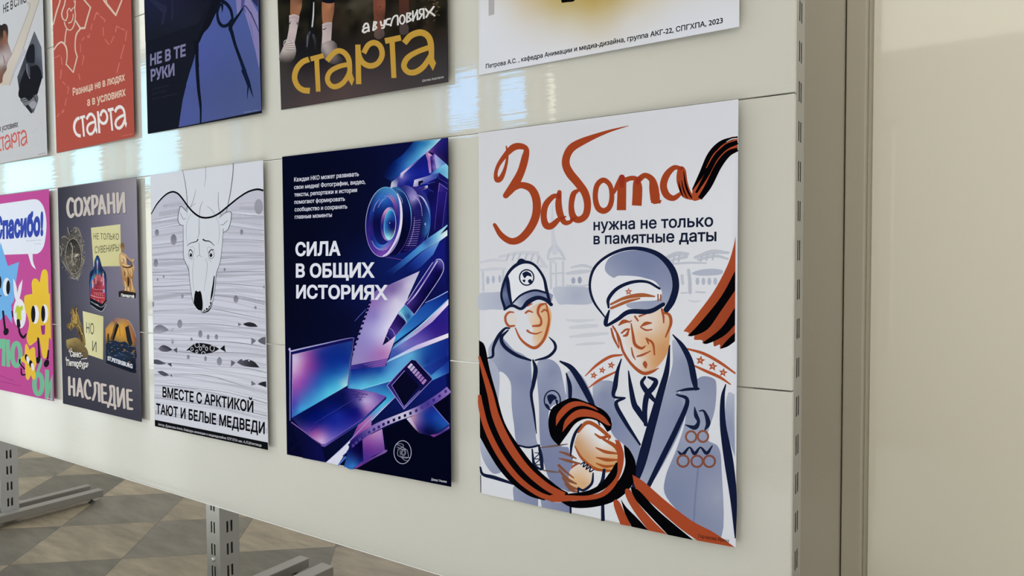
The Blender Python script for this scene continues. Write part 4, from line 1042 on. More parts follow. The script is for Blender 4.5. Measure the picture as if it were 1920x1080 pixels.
p.fill('1605,145! 1660,118 1720,108! 1724,190! 1660,166', F1); p.poly('1520,98 1588,147 1522,167', '#6b6974')
p.start('printed_caption')
p.text('ВМЕСТЕ С АРКТИКОЙ', (322, 316), (1548, 527), (322, 184), '#0d0e11', 'H', .03)
p.text('ТАЮТ И БЕЛЫЕ МЕДВЕДИ', (236, 538), (1702, 817), (236, 407), '#0d0e11', 'H', .03)
p.start('printed_footer_strip')
p.poly('218,627 1743,934 1747,1036 219,713', '#101114')
p.text('Автор: Дуванова Агата. Кафедра анимации и медиадизайна СПГХПА им. А.Л.Штиглица', (262, 700), (1657, 990), (262, 670), '#b4b4ba', 'H', .02)
p.done()

# ------------------------------------------------------------------ poster: souvenirs
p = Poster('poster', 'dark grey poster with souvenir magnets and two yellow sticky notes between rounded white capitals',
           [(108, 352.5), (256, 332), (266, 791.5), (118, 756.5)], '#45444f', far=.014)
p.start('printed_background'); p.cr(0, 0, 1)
p.poly('108.3,352.8 255.8,332.3 265.7,791 118.2,756.2', '112,360:#37363e 115,500:#3c3b46 190,400:#635f6c 250,345:#8a8389 250,420:#857f8c 245,500:#7a7484 200,520:#6a6675 160,420:#4f4d5a 180,570:#615e6c 235,600:#67636e 130,600:#403f48 230,700:#47464f 130,720:#3e3e48 250,780:#3c3c46', grid=9)  # grey print gradient with window sheen painted into its lighter upper right


def letters(c, w, *strokes):
    for t in strokes:
        P = parse(t); p.brush([(x + 5, y + 6, w + 4, False) for x, y, *_ in P], '#2f2d36')
    for t in strokes: p.brush(t, c, w)


p.start('printed_title'); p.cr(90, 320, 9.31)
letters('#b8aea6', 49, '432,530 422,500 392,490 358,540 342,640 358,750 395,805 428,785 438,765', '535,482 480,540 475,640 485,740 525,785 575,745 592,640 580,530 535,482', '635,478 680,610 728,765', '722,475 680,610 635,770', '775,445 778,560 782,755', '775,450 830,450 857,500 852,580 805,640 782,640', '935,440 910,600 892,752', '935,440 970,600 1003,745', '905,655 988,648', '1050,415 1055,560 1062,735', '1145,405 1152,560 1160,728', '1055,570 1152,562', '1212,400 1218,560 1224,725', '1318,395 1324,560 1332,718', '1312,400 1224,722')
p.cr(90, 640, 6.75)
p.start('printed_title', True)
letters('#c0b4ae', 31, '268,455 270,560 272,672', '328,475 330,580 332,684', '270,570 330,580', '400,475 386,580 370,685', '400,475 420,590 440,704', '382,622 430,634', '536,562 518,508 490,498 467,570 472,660 500,718 532,716', '595,525 640,540 646,640 650,755', '592,527 596,640 570,738', '680,545 684,660 688,768', '682,545 728,556', '685,650 732,660', '688,768 740,776', '790,568 832,580 838,680 842,790', '788,570 798,680 776,785', '764,790 850,812', '764,790 762,828', '850,812 850,852', '880,590 885,700 892,820', '955,605 960,720 966,840', '950,610 896,818', '1003,620 1006,740 1012,850', '1004,618 1052,626', '1008,730 1060,744', '1012,850 1065,856')
# sticky notes
p.start('printed_sticky_note'); p.cr(90, 420, 9.31)
p.poly('750,66 1262,5 1280,735 795,742', '760,80:#c2bb8c 1200,40:#c6bf92 1250,700:#bfb986 820,700:#c4bc8c')
p.text('НЕ ТОЛЬКО', (796, 266), (1238, 276), (796, 160), '#4c4a3c', 'H', .004)
p.text('СУВЕНИРЫ', (816, 512), (1242, 470), (816, 392), '#4c4a3c', 'H', .004)
p.start('printed_sticky_note', True); p.cr(90, 530, 9.31)
p.poly('605,494 966,590 960,1345 650,1240', '620,520:#c9c294 940,600:#c2bb8a 700,900:#cfc99c 940,1300:#c6bf92')
p.text('НО', (668, 880), (802, 905), (668, 690), '#4a4a46', 'H', .004)
p.text('И', (772, 1190), (846, 1215), (772, 1010), '#4a4a46', 'H', .004)
# pewter magnet
p.start('printed_coat_of_arms'); p.cr(90, 420, 9.31)
rnd = random.Random(9)
p.fill('206,420 222,300 262,205 320,180 350,40! 375,120 400,170 445,60 490,55 530,60! 570,170 605,300 612,420 590,520 640,620 608,720 580,850 540,930 475,970 410,940 345,830 270,700 225,640', '300,300:#4a4644 500,150:#5a5652 600,400:#5e5a55 250,500:#494542 450,900:#69645c 600,650:#615c56')
for i in range(210):
    a = rnd.uniform(0, 6.28); r = rnd.uniform(.92, 1.5)
    x, y = 440 + 140 * r * math.cos(a), 545 + 305 * r * math.sin(a)
    if not (212 < x < 628 and 52 < y < 962) or (y < 330 and x < 300) or (y > 800 and x < 330): continue
    b = a + rnd.uniform(-.9, .9)
    p.brush([(x, y, rnd.uniform(6, 11), False), (x + 26 * math.cos(b), y + 40 * math.sin(b), 4, False)], rnd.choice(['#8f877b', '#a39b8d', '#211f20', '#2a2727', '#6e675f', '#1d1c1d']), cap=False)
p.lines('340,60,10 350,110,12 372,180,14;450,75,14 485,60,12 500,120,10 470,150,10;525,70,12 560,150,12 590,250,10;240,240,14 280,215,14 330,240,12;212,380,12 240,480,12 220,560,10;600,360,14 605,480,12;590,590,14 632,650,12 600,720,12;250,650,10 300,740,12 340,800,10;400,930,14 470,958,16 560,900,14', '#8a8378', 12)
p.ell(448, 560, 144, 312, '#262324', rot=-3); p.ell(448, 560, 128, 288, '400,350:#2f2d2c 500,400:#403c39 420,600:#57524b 520,700:#4a4640 400,800:#5c564d', rot=-3)
for i in range(170):
    x = rnd.uniform(-112, 115); y = rnd.uniform(-250, 270)
    if (x / 118) ** 2 + (y / 275) ** 2 > 1: continue
    hi = y > -60
    p.brush([(448 + x, 560 + y, rnd.uniform(5, 10), False), (448 + x + rnd.uniform(-18, 18), 560 + y + rnd.uniform(14, 46), 4, False)], rnd.choice(['#9c9484', '#b0a794', '#6f695f', '#232122', '#8a8273'] if hi else ['#7f786c', '#232122', '#2c2929', '#5d5850']), cap=False)
p.lines('430,380,8 425,520,12 420,620,10;400,330,8 415,400,9;480,560,40 520,530,30', '#a89f8e', 10)
p.ring(448, 560, 137, 303, 12, '#857d71', rot=-3); p.ring(448, 560, 124, 284, 5, '#1f1d1e', rot=-3)
# enamel tower magnet
p.start('printed_tower_magnet')
p.fill('855,548 893,580 925,680 950,770 1005,850 1022,960! 1022,1400! 935,1530! 735,1425! 722,1000! 735,850 800,770 810,650', '#1a2742')
p.fill('820,640 860,570 905,660 920,800 980,880 1005,990 1000,1300 750,1280 745,990 790,860', '860,620:#2c4a78 760,1000:#3a6a9c 990,1000:#2a4a7c 860,800:#1c2a4c 870,1200:#22345c')
p.fill('765,1010! 800,960 830,890! 850,880 900,895! 930,930 955,900 985,960! 992,1100 1008,1360! 940,1395! 740,1285! 748,1150', '850,900:#a0505a 960,930:#a85862 780,1000:#8c3440 800,1250:#a03440 960,1300:#9c303c 880,1080:#8a3040 940,1100:#a04450')
for x, y, g in ((782, 960, '#3f7aa8'), (812, 925, '#4a8a6a'), (905, 905, '#b86a5c'), (962, 880, '#c49a6c'), (932, 985, '#c08a86'), (800, 1075, '#3a6a9c'), (850, 960, '#b85a5c')):
    p.fill('%d,%d! %d,%d %d,%d! %d,%d' % (x, y - 34, x + 15, y + 2, x + 8, y + 24, x - 13, y + 8), g); p.brush('%d,%d,4 %d,%d,5' % (x, y - 50, x, y - 30), '#c9b98a')
p.lines('780,985,20 782,1120,20;962,905,18 968,1080,18;835,935,16 838,1040,16', '#b8868a', 16); p.lines('780,1000,10 783,1110,10;963,930,8 967,1070,8', '#c9c2c4', 8)
p.lines('850,1010,7 850,1060,9;880,1000,7 880,1060,9;910,1010,7 912,1070,9;850,1110,8 852,1150,10;890,1120,8 890,1165,10;930,1130,8 932,1175,10;815,1180,8 990,1185,6', '#4a1a2c', 8)
p.lines('800,1140,6 990,1150,6;800,1195,6 960,1210,6;815,1215,7 815,1240,9;850,1215,7 850,1245,9;885,1222,7 885,1250,9;920,1228,7 920,1255,9;955,1235,7 955,1262,9', '#c0908c', 7)
p.lines('860,640,16 862,690,20;862,700,16 862,800,20', '860,660:#d0ccc8 862,760:#b05a60', 16); p.brush('862,800,26 866,870,30', '#3f7a80')
p.ell(975, 1170, 16, 34, '#7a94b4'); p.ell(970, 1330, 26, 34, '#b03a40')
p.lines('750,1240,8 800,1262,8 900,1285,8 985,1290,6', '#c0b4b0', 7)
for i in range(7): p.brush('%d,%d,9 %d,%d,9' % (770 + i * 34, 1290 + i * 11, 782 + i * 34, 1318 + i * 12), '#8fa09a' if i % 2 else '#b04048')
p.fill('735,1290! 860,1350 940,1400 1020,1300! 1020,1398! 935,1528! 735,1420!', '#181b22')
p.lines('745,1350,7 930,1450,8 1018,1360,7;740,1415,8 930,1525,9 1018,1395,8;770,1370,8 880,1420,10 840,1400,8', '#a9a9ae', 8)
# gilt statue magnet
p.start('printed_statue_magnet')
p.fill('1262,400 1275,335 1318,335 1336,395 1328,440 1310,470 1318,510! 1365,530 1400,580 1450,615 1492,605 1505,640 1480,668 1500,720 1508,800 1500,860 1490,930 1478,980 1488,1060 1512,1140 1518,1195! 1320,1195! 1345,1110 1318,1060 1300,960 1290,860 1275,770 1248,690 1236,580 1250,520 1280,500 1285,470', '1300,360:#6e5238 1300,440:#8a6844 1290,560:#c9a880 1330,640:#c3a078 1280,700:#a5825a 1450,640:#b08a5c 1390,830:#b58d5e 1480,760:#c39c6a 1490,850:#9a744a 1330,960:#9a7044 1480,1020:#8a5f38 1400,1150:#c29a66 1340,1180:#cfa872')
p.fill('1372,590 1430,640 1470,670 1475,740! 1420,720 1380,700', '#5f5a66')
p.lines('1300,740,14 1370,760,20 1440,750,22 1480,720,14;1400,940,26 1405,1020,34 1400,1085,20;1330,830,10 1345,900,12', '#3a281c', 16)
p.lines('1275,540,14 1300,590,20 1290,650,14;1320,560,16 1350,620,18 1345,690,12;1300,700,12 1360,725,16 1420,725,10;1340,780,12 1380,850,14 1360,920,10;1440,780,12 1465,840,14 1455,910,10;1420,800,8 1430,880,8;1340,1000,12 1360,1080,14 1350,1150,14;1450,960,12 1465,1050,14 1480,1150,16;1400,1120,16 1405,1185,18;1470,640,10 1495,620,10', '#d2b486', 12)
p.lines('1300,600,8 1325,640,8 1310,690,6;1360,560,8 1385,620,8;1390,800,6 1400,870,8;1470,770,6 1485,850,6;1375,1100,8 1380,1190,8;1430,1080,8 1440,1180,8;1290,385,10 1318,395,10;1300,455,10 1312,490,10', '#6a4a2c', 7)
p.fill('1232,1176! 1320,1160 1430,1185 1536,1200! 1530,1295! 1380,1285 1238,1272!', '#231f1e')
p.lines('1240,1180,7 1400,1172,7 1530,1205,6', '#6a4038', 6)
p.cr(90, 530, 9.31)
p.text('Петергоф', (1276, 240), (1506, 262), (1276, 192), '#d3d2d0', 'H', .05)
# bronze horseman magnet
p.start('printed_horseman_magnet')
p.fill('395,505! 410,440 440,425 455,480 478,415 505,408 525,470 515,520 535,570 548,650 590,740 625,850 650,990 655,1090! 600,1085 570,1000 545,960 520,880 500,800 470,770 440,790 415,830 385,845! 395,800 350,800 325,770! 345,720 400,690 405,620 420,560 385,525', '440,450:#5c4a38 505,450:#4a3c34 450,560:#8a6c3a 500,640:#a28748 360,760:#6f5a34 430,700:#8a7040 560,850:#4f4230 620,1000:#6a5636')
p.lines('430,470,8 450,540,12 440,620,10;500,440,10 490,500,12 505,560,10;470,560,10 500,600,14 480,660,12;440,660,10 480,700,12 520,690,10;400,720,10 370,760,10 390,810,8;520,740,10 560,800,12 590,900,12;430,730,8 440,780,8;600,880,10 625,960,10 640,1050,8', '#b39a5c', 10)
p.lines('470,470,10 480,540,12;500,480,14 510,500,14;425,590,8 435,650,8;505,600,8 525,680,10 510,730,10;460,720,10 500,750,12;540,860,12 570,940,12 590,1040,10;350,750,8 380,740,10;410,760,8 405,810,8', '#2c231a', 10)
p.fill('318,1000! 470,960 545,985 600,1060 690,1180 690,1300 560,1290 420,1240 330,1130', '340,1010:#a08c58 500,980:#8c7646 640,1200:#6a5a40 450,1180:#544836')
for i in range(24):
    x, y = rnd.uniform(360, 640), rnd.uniform(1010, 1240)
    p.brush([(x, y, 7, False), (x + 40, y + rnd.uniform(5, 25), 5, False)], rnd.choice(['#3a3020', '#8f7a4c', '#6a5838']), cap=False)
p.cr(90, 640, 6.75)
for t, a, b, c in (('Санкт-', (280, 190), (438, 205), (280, 118)), ('Петербург', (236, 305), (512, 332), (236, 232))):
    p.text(t, (a[0] + 4, a[1] + 6), (b[0] + 4, b[1] + 6), (c[0] + 4, c[1] + 6), '#24221f', 'H', .11)
    p.text(t, a, b, c, '#cdc8c2', 'H', .04)
p.lines('275,110,10 268,130,9 285,140,8;285,100,9 300,90,8;232,200,10 228,240,8 250,225,8;370,320,9 385,345,10;455,325,9 450,355,10;490,215,12 420,225,7;510,300,9 480,325,8', '#cdc8c2', 9)
# bridge magnet
p.start('printed_bridge_magnet'); p.cr(90, 530, 9.31)
p.fill('1005,800! 1080,710 1140,640 1200,606 1270,625 1390,645 1450,720 1505,840 1540,960! 1530,1300 1540,1480! 1480,1540 1240,1470 1020,1380! 1005,1000', '1140,650:#7a5a5c 1220,620:#8a6a64 1100,760:#b98a48 1280,760:#c49440 1250,900:#c88f34 1030,900:#b8803a 1450,800:#96664a 1400,720:#a8743c 1520,960:#7a4a3c 1450,1000:#b07a34 1100,1100:#2a3444 1500,1250:#2a3038 1250,1200:#33445e 1040,1300:#1c2432 1300,1450:#161c2a', grid=30)
p.poly('1185,690 1240,740 1150,1010 1090,990', '#1a1c22'); p.poly('1345,780 1405,750 1480,1080 1430,1120 1380,1010', '#20252c')
p.lines('1140,655,6 1165,720,6 1130,840,5;1250,760,5 1258,930,7;1195,680,8 1190,720,8;1400,745,7 1420,760,6;1385,800,4 1450,1060,5', '#2a2420', 6)
for i in range(12): p.brush('%d,%d,7 %d,%d,6' % (1105 + i * 7, 985 - i * 24, 1122 + i * 7, 975 - i * 24), '#b58a3a', cap=False)
p.fill('1010,1080! 1060,1020 1160,1010 1260,1040 1350,1030 1440,1110 1530,1130! 1535,1330 1300,1240 1010,1260!', '#202a3a')
p.poly('1035,900 1062,880 1070,1040 1035,1050', '#3c3020')
for i in range(60):
    x, y = rnd.uniform(1020, 1500), rnd.uniform(1020, 1360)
    y += (x - 1020) * .08
    p.brush([(x, y, rnd.uniform(7, 12), False), (x + rnd.uniform(15, 45), y + rnd.uniform(-4, 14), 5, False)], rnd.choice(['#4a5c78', '#5c6c84', '#b58038', '#1a2230', '#37477e', '#76808e', '#8c6a3c']), cap=False)
p.lines('1390,655,6 1450,722,7 1500,830,7 1535,955,6', '#a8a3a8', 6)
p.fill('1010,1370! 1240,1445 1480,1530 1530,1480! 1520,1580 1240,1490 1015,1400!', '#1d1f27')
p.cr(90, 640, 6.75)
p.text('ST.PETERSBURG', (752, 236), (1070, 342), (752, 186), '#c9c9cd', 'H', .05)
p.done()

# ------------------------------------------------------------------ poster: pink thank-you
pb, pt = px2board(101.5, 752.5, 0), px2board(91.6, 354.8, 0)
p = Poster('poster', 'pink poster with a white speech bubble over smiling blue and yellow shapes',
           [board2px(pt[0] - .66, pt[1], 0), (91.6, 354.8), (101.5, 752.5), board2px(pb[0] - .66, pb[1], 0)], '#b04a88', far=.014)
p.start('printed_speech_bubble'); p.cr(0, 340, 4.909)
p.fill('-25,212! 0,208 200,180 320,165 370,188 410,262 428,400 412,560 385,630 345,665 300,668! 305,740 332,812! 290,770 258,668! 40,676! -25,690!', '#ced1d9')
p.text('Спасибо!', (-45, 524), (398, 486), (-45, 384), '#36479a', 'x', .06)
p.start('printed_small_print')
p.lines('240,549,5 270,547,5;276,547,5 340,543,5;345,543,5 380,541,5;316,578,5 345,576,5;350,576,5 380,574,5', '#a9abb6', 5, cap=False)
p.cr(0, 540, 4.909)
p.lines('-20,798,5 135,858,5;-20,855,5 190,900,5', '#8a3a70', 4)
p.start('printed_blue_star'); p.cr(0, 340, 4.909)
p.poly('-25,760 -20,740 5,560 42,678 72,780 175,742 138,985 130,1100 104,1134 112,1310 52,1224 -5,1285 -25,1285', '#699fce')
p.ell(60, 972, 34, 84, '#cdd3d8', rot=2); p.ell(75, 976, 18, 66, '#1e1d22', rot=2); p.ell(-8, 930, 22, 64, '#1e1d22'); p.brush('-10,1065,14 8,1050,10', '#1e1d22')
p.cr(0, 540, 4.909)
p.lines('28,215,18 38,310,18 48,385,20;110,215,12 118,265,12', '#1e1d22', 16); p.ell(56, 402, 24, 34, '#1e1d22', rot=15)
p.start('printed_white_rabbit'); p.cr(0, 340, 4.909)
p.fill('120,892! 148,950 160,1030! 175,960 208,902! 195,1010 170,1105 148,1105 130,1030', '#d2ccd2')
p.cr(0, 540, 4.909); p.ell(181, 234, 58, 138, '#d4cfd4', rot=-3)
p.fill('150,168! 165,160 180,175 205,160 212,200! 196,215 196,300! 155,290! 152,225 134,240!', '#aeb73c')
p.lines('168,300,30 172,350,34;172,360,16 185,420,20 215,455,24 240,425,14', '#1e1d22', 18)
p.start('printed_yellow_cloud')
p.fill('232,70 298,55! 292,-40 305,-80 335,-86 365,-50! 385,-150 415,-172 440,-130 447,40 460,48! 470,480! 452,462 440,610 410,650 388,615 362,462! 290,525 262,520 245,455 268,320 232,200 222,120', '250,100:#d3ad38 420,-100:#d6b23c 400,300:#d0a838 280,480:#cfa738 420,600:#d4ae3a')
p.ell(323, 243, 36, 87, '#d2d0d4'); p.ell(306, 240, 20, 78, '#1c1b20'); p.ell(410, 237, 34, 87, '#d2d0d4'); p.ell(397, 236, 19, 75, '#1c1b20')
p.fill('374,346! 395,345 416,338! 412,420 400,430 385,420', '#8a2f78')
p.lines('350,462,16 358,560,18 362,640,24;446,575,14 438,650,18', '#1c1b20', 18); p.ell(350, 665, 22, 30, '#1c1b20'); p.ell(428, 694, 24, 36, '#1c1b20', rot=15)
p.start('printed_green_letters')
G = '#6caa88'
p.poly('-22,468 50,468 50,722 16,716 20,560 -2,556 -5,700 -22,690', G); p.poly('52,475 90,475 92,590 104,560 108,640 92,660 92,727 60,725', G)
p.ring(151, 612, 37, 105, 40, G)
p.start('printed_green_letters', True)
p.ring(353, 885, 36, 92, 42, G); p.fill('318,820 345,740 372,660! 385,640 388,690 362,770 340,830', G)
p.poly('414,748 452,756 450,880 482,800 484,1038 462,1034 464,920 440,1030 414,1018', G)
p.start('printed_small_flower')
p.fill('232,525 250,520 272,572! 300,545 322,560 325,620 335,690 322,740 328,820 305,845 285,800! 262,845 240,830 232,770 228,700 196,670 195,635 225,615', '#d6ae3e')
p.ell(245, 642, 16, 34, '#1c1b20', rot=-12); p.ell(258, 662, 14, 36, '#d2d0d4', rot=-12); p.ell(285, 700, 17, 36, '#1c1b20', rot=-10); p.ell(300, 726, 14, 36, '#d2d0d4', rot=-10)
p.lines('182,660,16 185,695,12 225,745,12;195,740,10 200,795,14 232,798,12', '#1c1b20', 12)
p.start('printed_signature'); p.lines('432,1012,4 480,1024,4', '#c9c3cc', 4)
p.done()

# ------------------------------------------------------------------ upper row: only the lower parts are in view
UH = .84


def upper(name, label, bl, br, paper, far=.013, **kw):
    a, b = px2board(*bl, 0), px2board(*br, 0)
    return Poster(name, label, [board2px(a[0], a[1] - UH, 0), board2px(b[0], b[1] - UH, 0), br, bl], paper, far=far, **kw)


# gold lettering
LOGO = [('b', '357,572,54 292,600,54 236,668,54 218,755,52 248,830,52 300,868,54 365,876,58'), ('b', '372,570,48 498,536,48'), ('b', '430,560,46 446,884,44'),
        ('b', '530,586,50 588,518,52 642,490,52 700,512,52 742,580,50 752,700,44'), ('b', '748,618,44 645,642,46 562,690,46 534,760,48 560,818,48 612,836,50 682,802,48 734,725,44 752,640,30'), ('p', '735,770 770,828 793,765 770,700 745,690'),
        ('b', '828,430,50 836,812,52'), ('b', '884,512,50 928,436,52 988,412,54 1044,448,52 1062,530,52 1022,608,52 950,636,54 884,610,52 850,550,40 842,480,26'),
        ('b', '1090,396,56 1243,364,56'), ('b', '1158,392,50 1176,752,48'),
        ('b', '1275,416,58 1338,345,60 1428,314,62 1500,345,60 1532,425,58 1540,580,48'), ('b', '1532,452,50 1400,500,50 1306,560,54 1272,635,54 1310,692,54 1380,696,56 1458,645,54 1518,555,46 1535,500,30'), ('p', '1515,615 1552,683 1583,608 1560,560 1530,560')]


def logo(q, c, anchors=None):
    """the poster series' lettering; anchors: photo pixels of three points of the master lettering"""
    if anchors:
        M = [px2board(510 + x / 5.144, y / 5.144, 0) for x, y in anchors[0]]
        T = [px2board(x, y, 0) for x, y in anchors[1]]
        A = np.array([[m[0], m[1], 1] for m in M])
        S = np.linalg.solve(A, np.array(T))

        def xf(a, b):
            m = px2board(510 + a / 5.144, b / 5.144, 0)
            t = np.array([m[0], m[1], 1]) @ S
            return board2px(t[0], t[1], 0)
        q.xf = xf
    else: q.cr(510, 0, 5.144)
    for k, s_ in LOGO:
        if k == 'b': q.brush(s_, c, cap=False, n=7)
        else: q.poly(s_, c)
    q.xf = None


p = upper('poster', 'dark photographic poster of runners in white socks above large gold lettering', (527, 206), (840.3, 154), '#2a2625')
p.start('printed_photo_background'); p.cr(510, 0, 5.144)
rnd = random.Random(3)
mott = []
for i in range(26):
    for j in range(7):
        x, y = 70 + i * 63 + rnd.uniform(-25, 25), -60 + j * 58 + rnd.uniform(-22, 22)
        if 760 < x < 960 and y < 190: g = rnd.choice(['#3a362c', '#5c584e', '#4a463c', '#2a271e'])
        elif x < 420: g = rnd.choice(['#131310', '#1c1a14', '#0f0f0e', '#24221a', '#18160f'])
        else: g = rnd.choice(['#1a1813', '#26231a', '#15130f', '#2f2a20', '#1f1b16', '#2c241c'])
        mott.append('%d,%d:%s' % (x, y, g))
p.poly('48,-150 1675,-420 1697,790 88,1055', ' '.join(mott) + ' 300,450:#17171a 250,600:#1f1d20 100,650:#3a3432 100,900:#3b3638 400,950:#473b3a 800,600:#2f2a2b 1000,800:#42393a 1400,900:#3f3a3b 1650,700:#393637 1650,420:#2c2829 700,850:#4a3d3b 1300,650:#383231 520,500:#1c1a1c 900,450:#262223 1250,450:#2c2726', grid=30)
p.start('printed_runner')
p.fill('178,-30! 290,-40! 288,60 262,150! 175,140! 176,60', '180,0:#7a5340 270,60:#8f6248 285,20:#5f3f30 190,130:#84593f')
p.fill('483,-30! 600,-40! 600,90 578,215! 488,230! 480,100', '490,30:#8a5a40 560,60:#a26c4c 598,80:#6e4734 530,200:#8f6046')
p.fill('480,-30! 605,-50! 603,20 540,32 482,18!', '#10121a')
p.start('printed_runner', True)
p.fill('975,-60! 1085,-75! 1095,60 1075,280! 990,290! 978,100', '990,20:#6a3e30 1060,60:#7a4736 1085,150:#4f2f26 1030,260:#6b4032')
p.fill('990,290! 1075,278! 1085,340 1030,380 985,350', '1000,300:#5f4842 1060,350:#4a403e')
p.fill('1230,-60 1310,-70 1320,120 1300,260 1240,270', '1270,0:#4a2c22 1270,250:#3a2824'); p.fill('1235,250 1310,240 1310,320 1240,330', '#443a38')
for i in range(14): p.ell(rnd.uniform(995, 1070), rnd.uniform(20, 250), 6, 8, '#55322a', n=8)
p.start('printed_runner')
p.fill('165,148! 215,136 265,155! 240,300 215,430! 140,400! 165,260', '175,160:#b4a29f 250,200:#a08f90 200,300:#b9a8a6 150,390:#a79796')
p.fill('484,232! 530,215 580,215! 570,390 560,440! 478,440! 485,330', '490,250:#b7a6a3 560,260:#9f8e8e 520,400:#b3a3a1')
p.lines('170,175,6 215,165,7 262,182,5;490,252,6 578,238,5', '#8d7c80', 6)
p.brush('160,205,4 170,232,8 182,205,4', '#231f24'); p.brush('238,210,3 244,235,7 250,215,3', '#231f24'); p.brush('488,278,4 505,284,9 524,262,4', '#231f24')
p.fill('140,385! 220,420! 232,500 200,585 130,610 75,590 72,540 100,470', '140,400:#b3a6a2 210,480:#a19490 120,500:#a99c98 80,560:#6f6462 130,608:#39332f 195,590:#302b2b 85,590:#3f3937 230,505:#7a6f6c 160,560:#6a605d')
p.fill('478,420! 570,390 625,430 640,520 690,580 640,620 540,600 478,520', '500,440:#a79a97 585,440:#7a706e 520,500:#938886 560,530:#857b7a 690,580:#2c2829 640,620:#322d2e 640,520:#3f393a 540,598:#4a4344 478,520:#4a4445 480,440:#8a7f7d 620,440:#4a4344 590,500:#7a7070 620,570:#5a5253')
for i in range(7): p.brush('%d,%d,6 %d,%d,6' % (110 + i * 4, 430 + i * 8, 205 + i * 2, 415 + i * 11), '#cbbfba' if i % 2 else '#7a6d6a')
p.lines('165,375,4 120,395,6 115,430,5;175,375,4 205,395,6 215,430,5', '#c4b8b2', 5)
p.start('printed_bicycle_fork')
p.poly('392,-20 415,-20 410,290 372,290', '400,0:#101216 400,250:#121418'); p.brush('403,20,9 398,150,14 385,280,13', '#b4b0b0', cap=False); p.poly('375,-20 390,-20 375,130 362,280 352,280', '#0b0c10')
p.brush('390,280,40 392,330,50', '#15161c')
p.lines('365,310,20 345,360,30 335,480,26;398,340,26 415,400,22 415,480,18', '335,480:#1a1a20 350,340:#3a3c44 415,450:#222228', 18)
p.brush('345,345,5 338,450,5', '#7a7a80')
p.start('printed_twigs')
for i in range(60):
    x, y = 1540 + rnd.gauss(0, 60), 90 + rnd.gauss(0, 60)
    if x < 1660: p.brush([(x, y, 4, False), (x + rnd.uniform(-30, 30), y + rnd.uniform(-24, 24), 3, False)], rnd.choice(['#6a5a40', '#4a3f30', '#1c1a18', '#7a6a4c']), cap=False)
p.start('printed_gold_lettering'); logo(p, '#b08a3a')
p.start('printed_slogan'); p.cr(510, 0, 5.144)
C = '#cbc7c4'
p.lines('880,262,16 900,230,18 925,235,18 935,300,18;935,262,16 890,275,18 875,300,20 895,312,18 930,290,14;985,210,16 975,290,18;985,212,14 1008,215,16 990,245,14;985,246,14 1008,265,16 978,292,16;1048,208,16 1056,245,16 1078,240,14;1086,196,16 1080,262,18 1058,272,14', C, 16)
p.lines('1140,180,16 1108,190,18 1100,230,18 1138,238,16;1145,248,16 1160,190,14 1180,158,16 1210,155,16 1214,238,18', C, 16)
p.ring(1256, 188, 24, 42, 15, C, rot=4)
p.lines('1302,128,16 1300,214,18;1302,128,14 1338,130,16 1318,165,14 1342,190,16 1302,214,16;1358,108,16 1360,200,18;1360,196,14 1400,100,14;1400,98,16 1404,188,18;1462,85,16 1464,175,18;1462,86,14 1425,95,16 1428,132,14 1460,135,14;1450,135,14 1420,184,16;1480,85,16 1515,118,18 1560,65,18;1488,165,18 1520,120,16 1568,150,18', C, 16)
p.start('printed_signature')
p.text('Шатова Анастасия', (1450, 790), (1655, 752), (1450, 768), '#aaa4a2', 'H', .02)
p.done()

# navy poster
p = upper('poster', 'navy poster with a big blue sleeve outlined in black beside pale lilac capitals', (277, 251), (491, 212), '#161922', far=.013)
p.start('printed_dark_shapes'); p.cr(260, 0, 8)
p.poly('80,-60 1200,-260 900,350 100,625', '100,50:#1d2036 600,100:#1d1f30 300,500:#191c26 850,300:#1c1e2a 1000,0:#171824')
p.poly('150,0 200,-20 430,100 370,370 340,370 360,190', '#24273c'); p.poly('495,-60 520,-60 515,305 490,310', '#232639')
p.start('printed_sleeve')
p.poly('1160,200 1200,-260 1790,-360 1805,520 1840,1660 600,1910 660,1500 740,1180 905,640 970,480', '1300,500:#46538a 1000,800:#47518c 1600,300:#48548a 1400,1200:#434e7c 1700,1500:#48527c 800,1700:#485286 1000,1400:#454f7e 700,1800:#48528a')
p.fill('845,810! 830,900 780,1040 740,1180 720,1300 880,1300! 850,1000', '#46528a')
p.poly('1450,-100 1550,-120 1530,130 1480,240', '#77719c'); p.poly('1530,-120 1600,-130 1560,110 1545,110', '#4c4578')
p.poly('1600,-60 1660,-40 1790,190 1800,440 1690,180 1590,120 1575,100 1590,40', '#7d769f'); p.poly('1580,160 1640,230 1720,560 1800,900 1806,1040 1760,800 1680,480', '#78729f')
p.fill('1590,110! 1640,150 1750,330 1800,440 1805,1000 1700,440 1620,210', '#78719c'); p.brush('1565,110,30 1600,90,22 1680,200,18 1750,350,16 1800,470,12', '#3d3764')
p.poly('1640,-140 1790,-170 1790,115 1700,10', '#2a2a4c')
p.start('printed_ink_lines')
B = '#101724'
p.fill('1200,-260! 1255,-200 1240,0 1215,60 1150,215 1060,400 975,500 910,640! 900,640 900,900 905,1000 880,1000 850,820 830,600 900,560', '#12141c')
p.lines('1220,60,40 1180,190,34 1200,320,44 1260,390,50 1340,370,46 1395,290,30;1240,10,60 1320,60,52 1380,150,44 1405,260,36 1410,310,26;1250,70,40 1255,120,28 1253,185,5', B, 40)
p.lines('1560,130,24 1500,220,34 1420,330,50 1375,410,60 1400,500,52 1450,680,44 1530,900,46 1600,1080,44;1565,1060,50 1620,1200,44 1650,1280,44', B, 40)
p.cr(260, 120, 7.7125)
p.brush('840,-120,44 845,50,48 865,350,46 890,560,38 898,700,26 895,865,22', '#0f1520', cap=False)
p.lines('1490,-10,46 1560,180,46 1590,260,40 1625,380,24 1660,485,4;1590,260,28 1578,380,18 1568,500,4', '#111a33', 30)
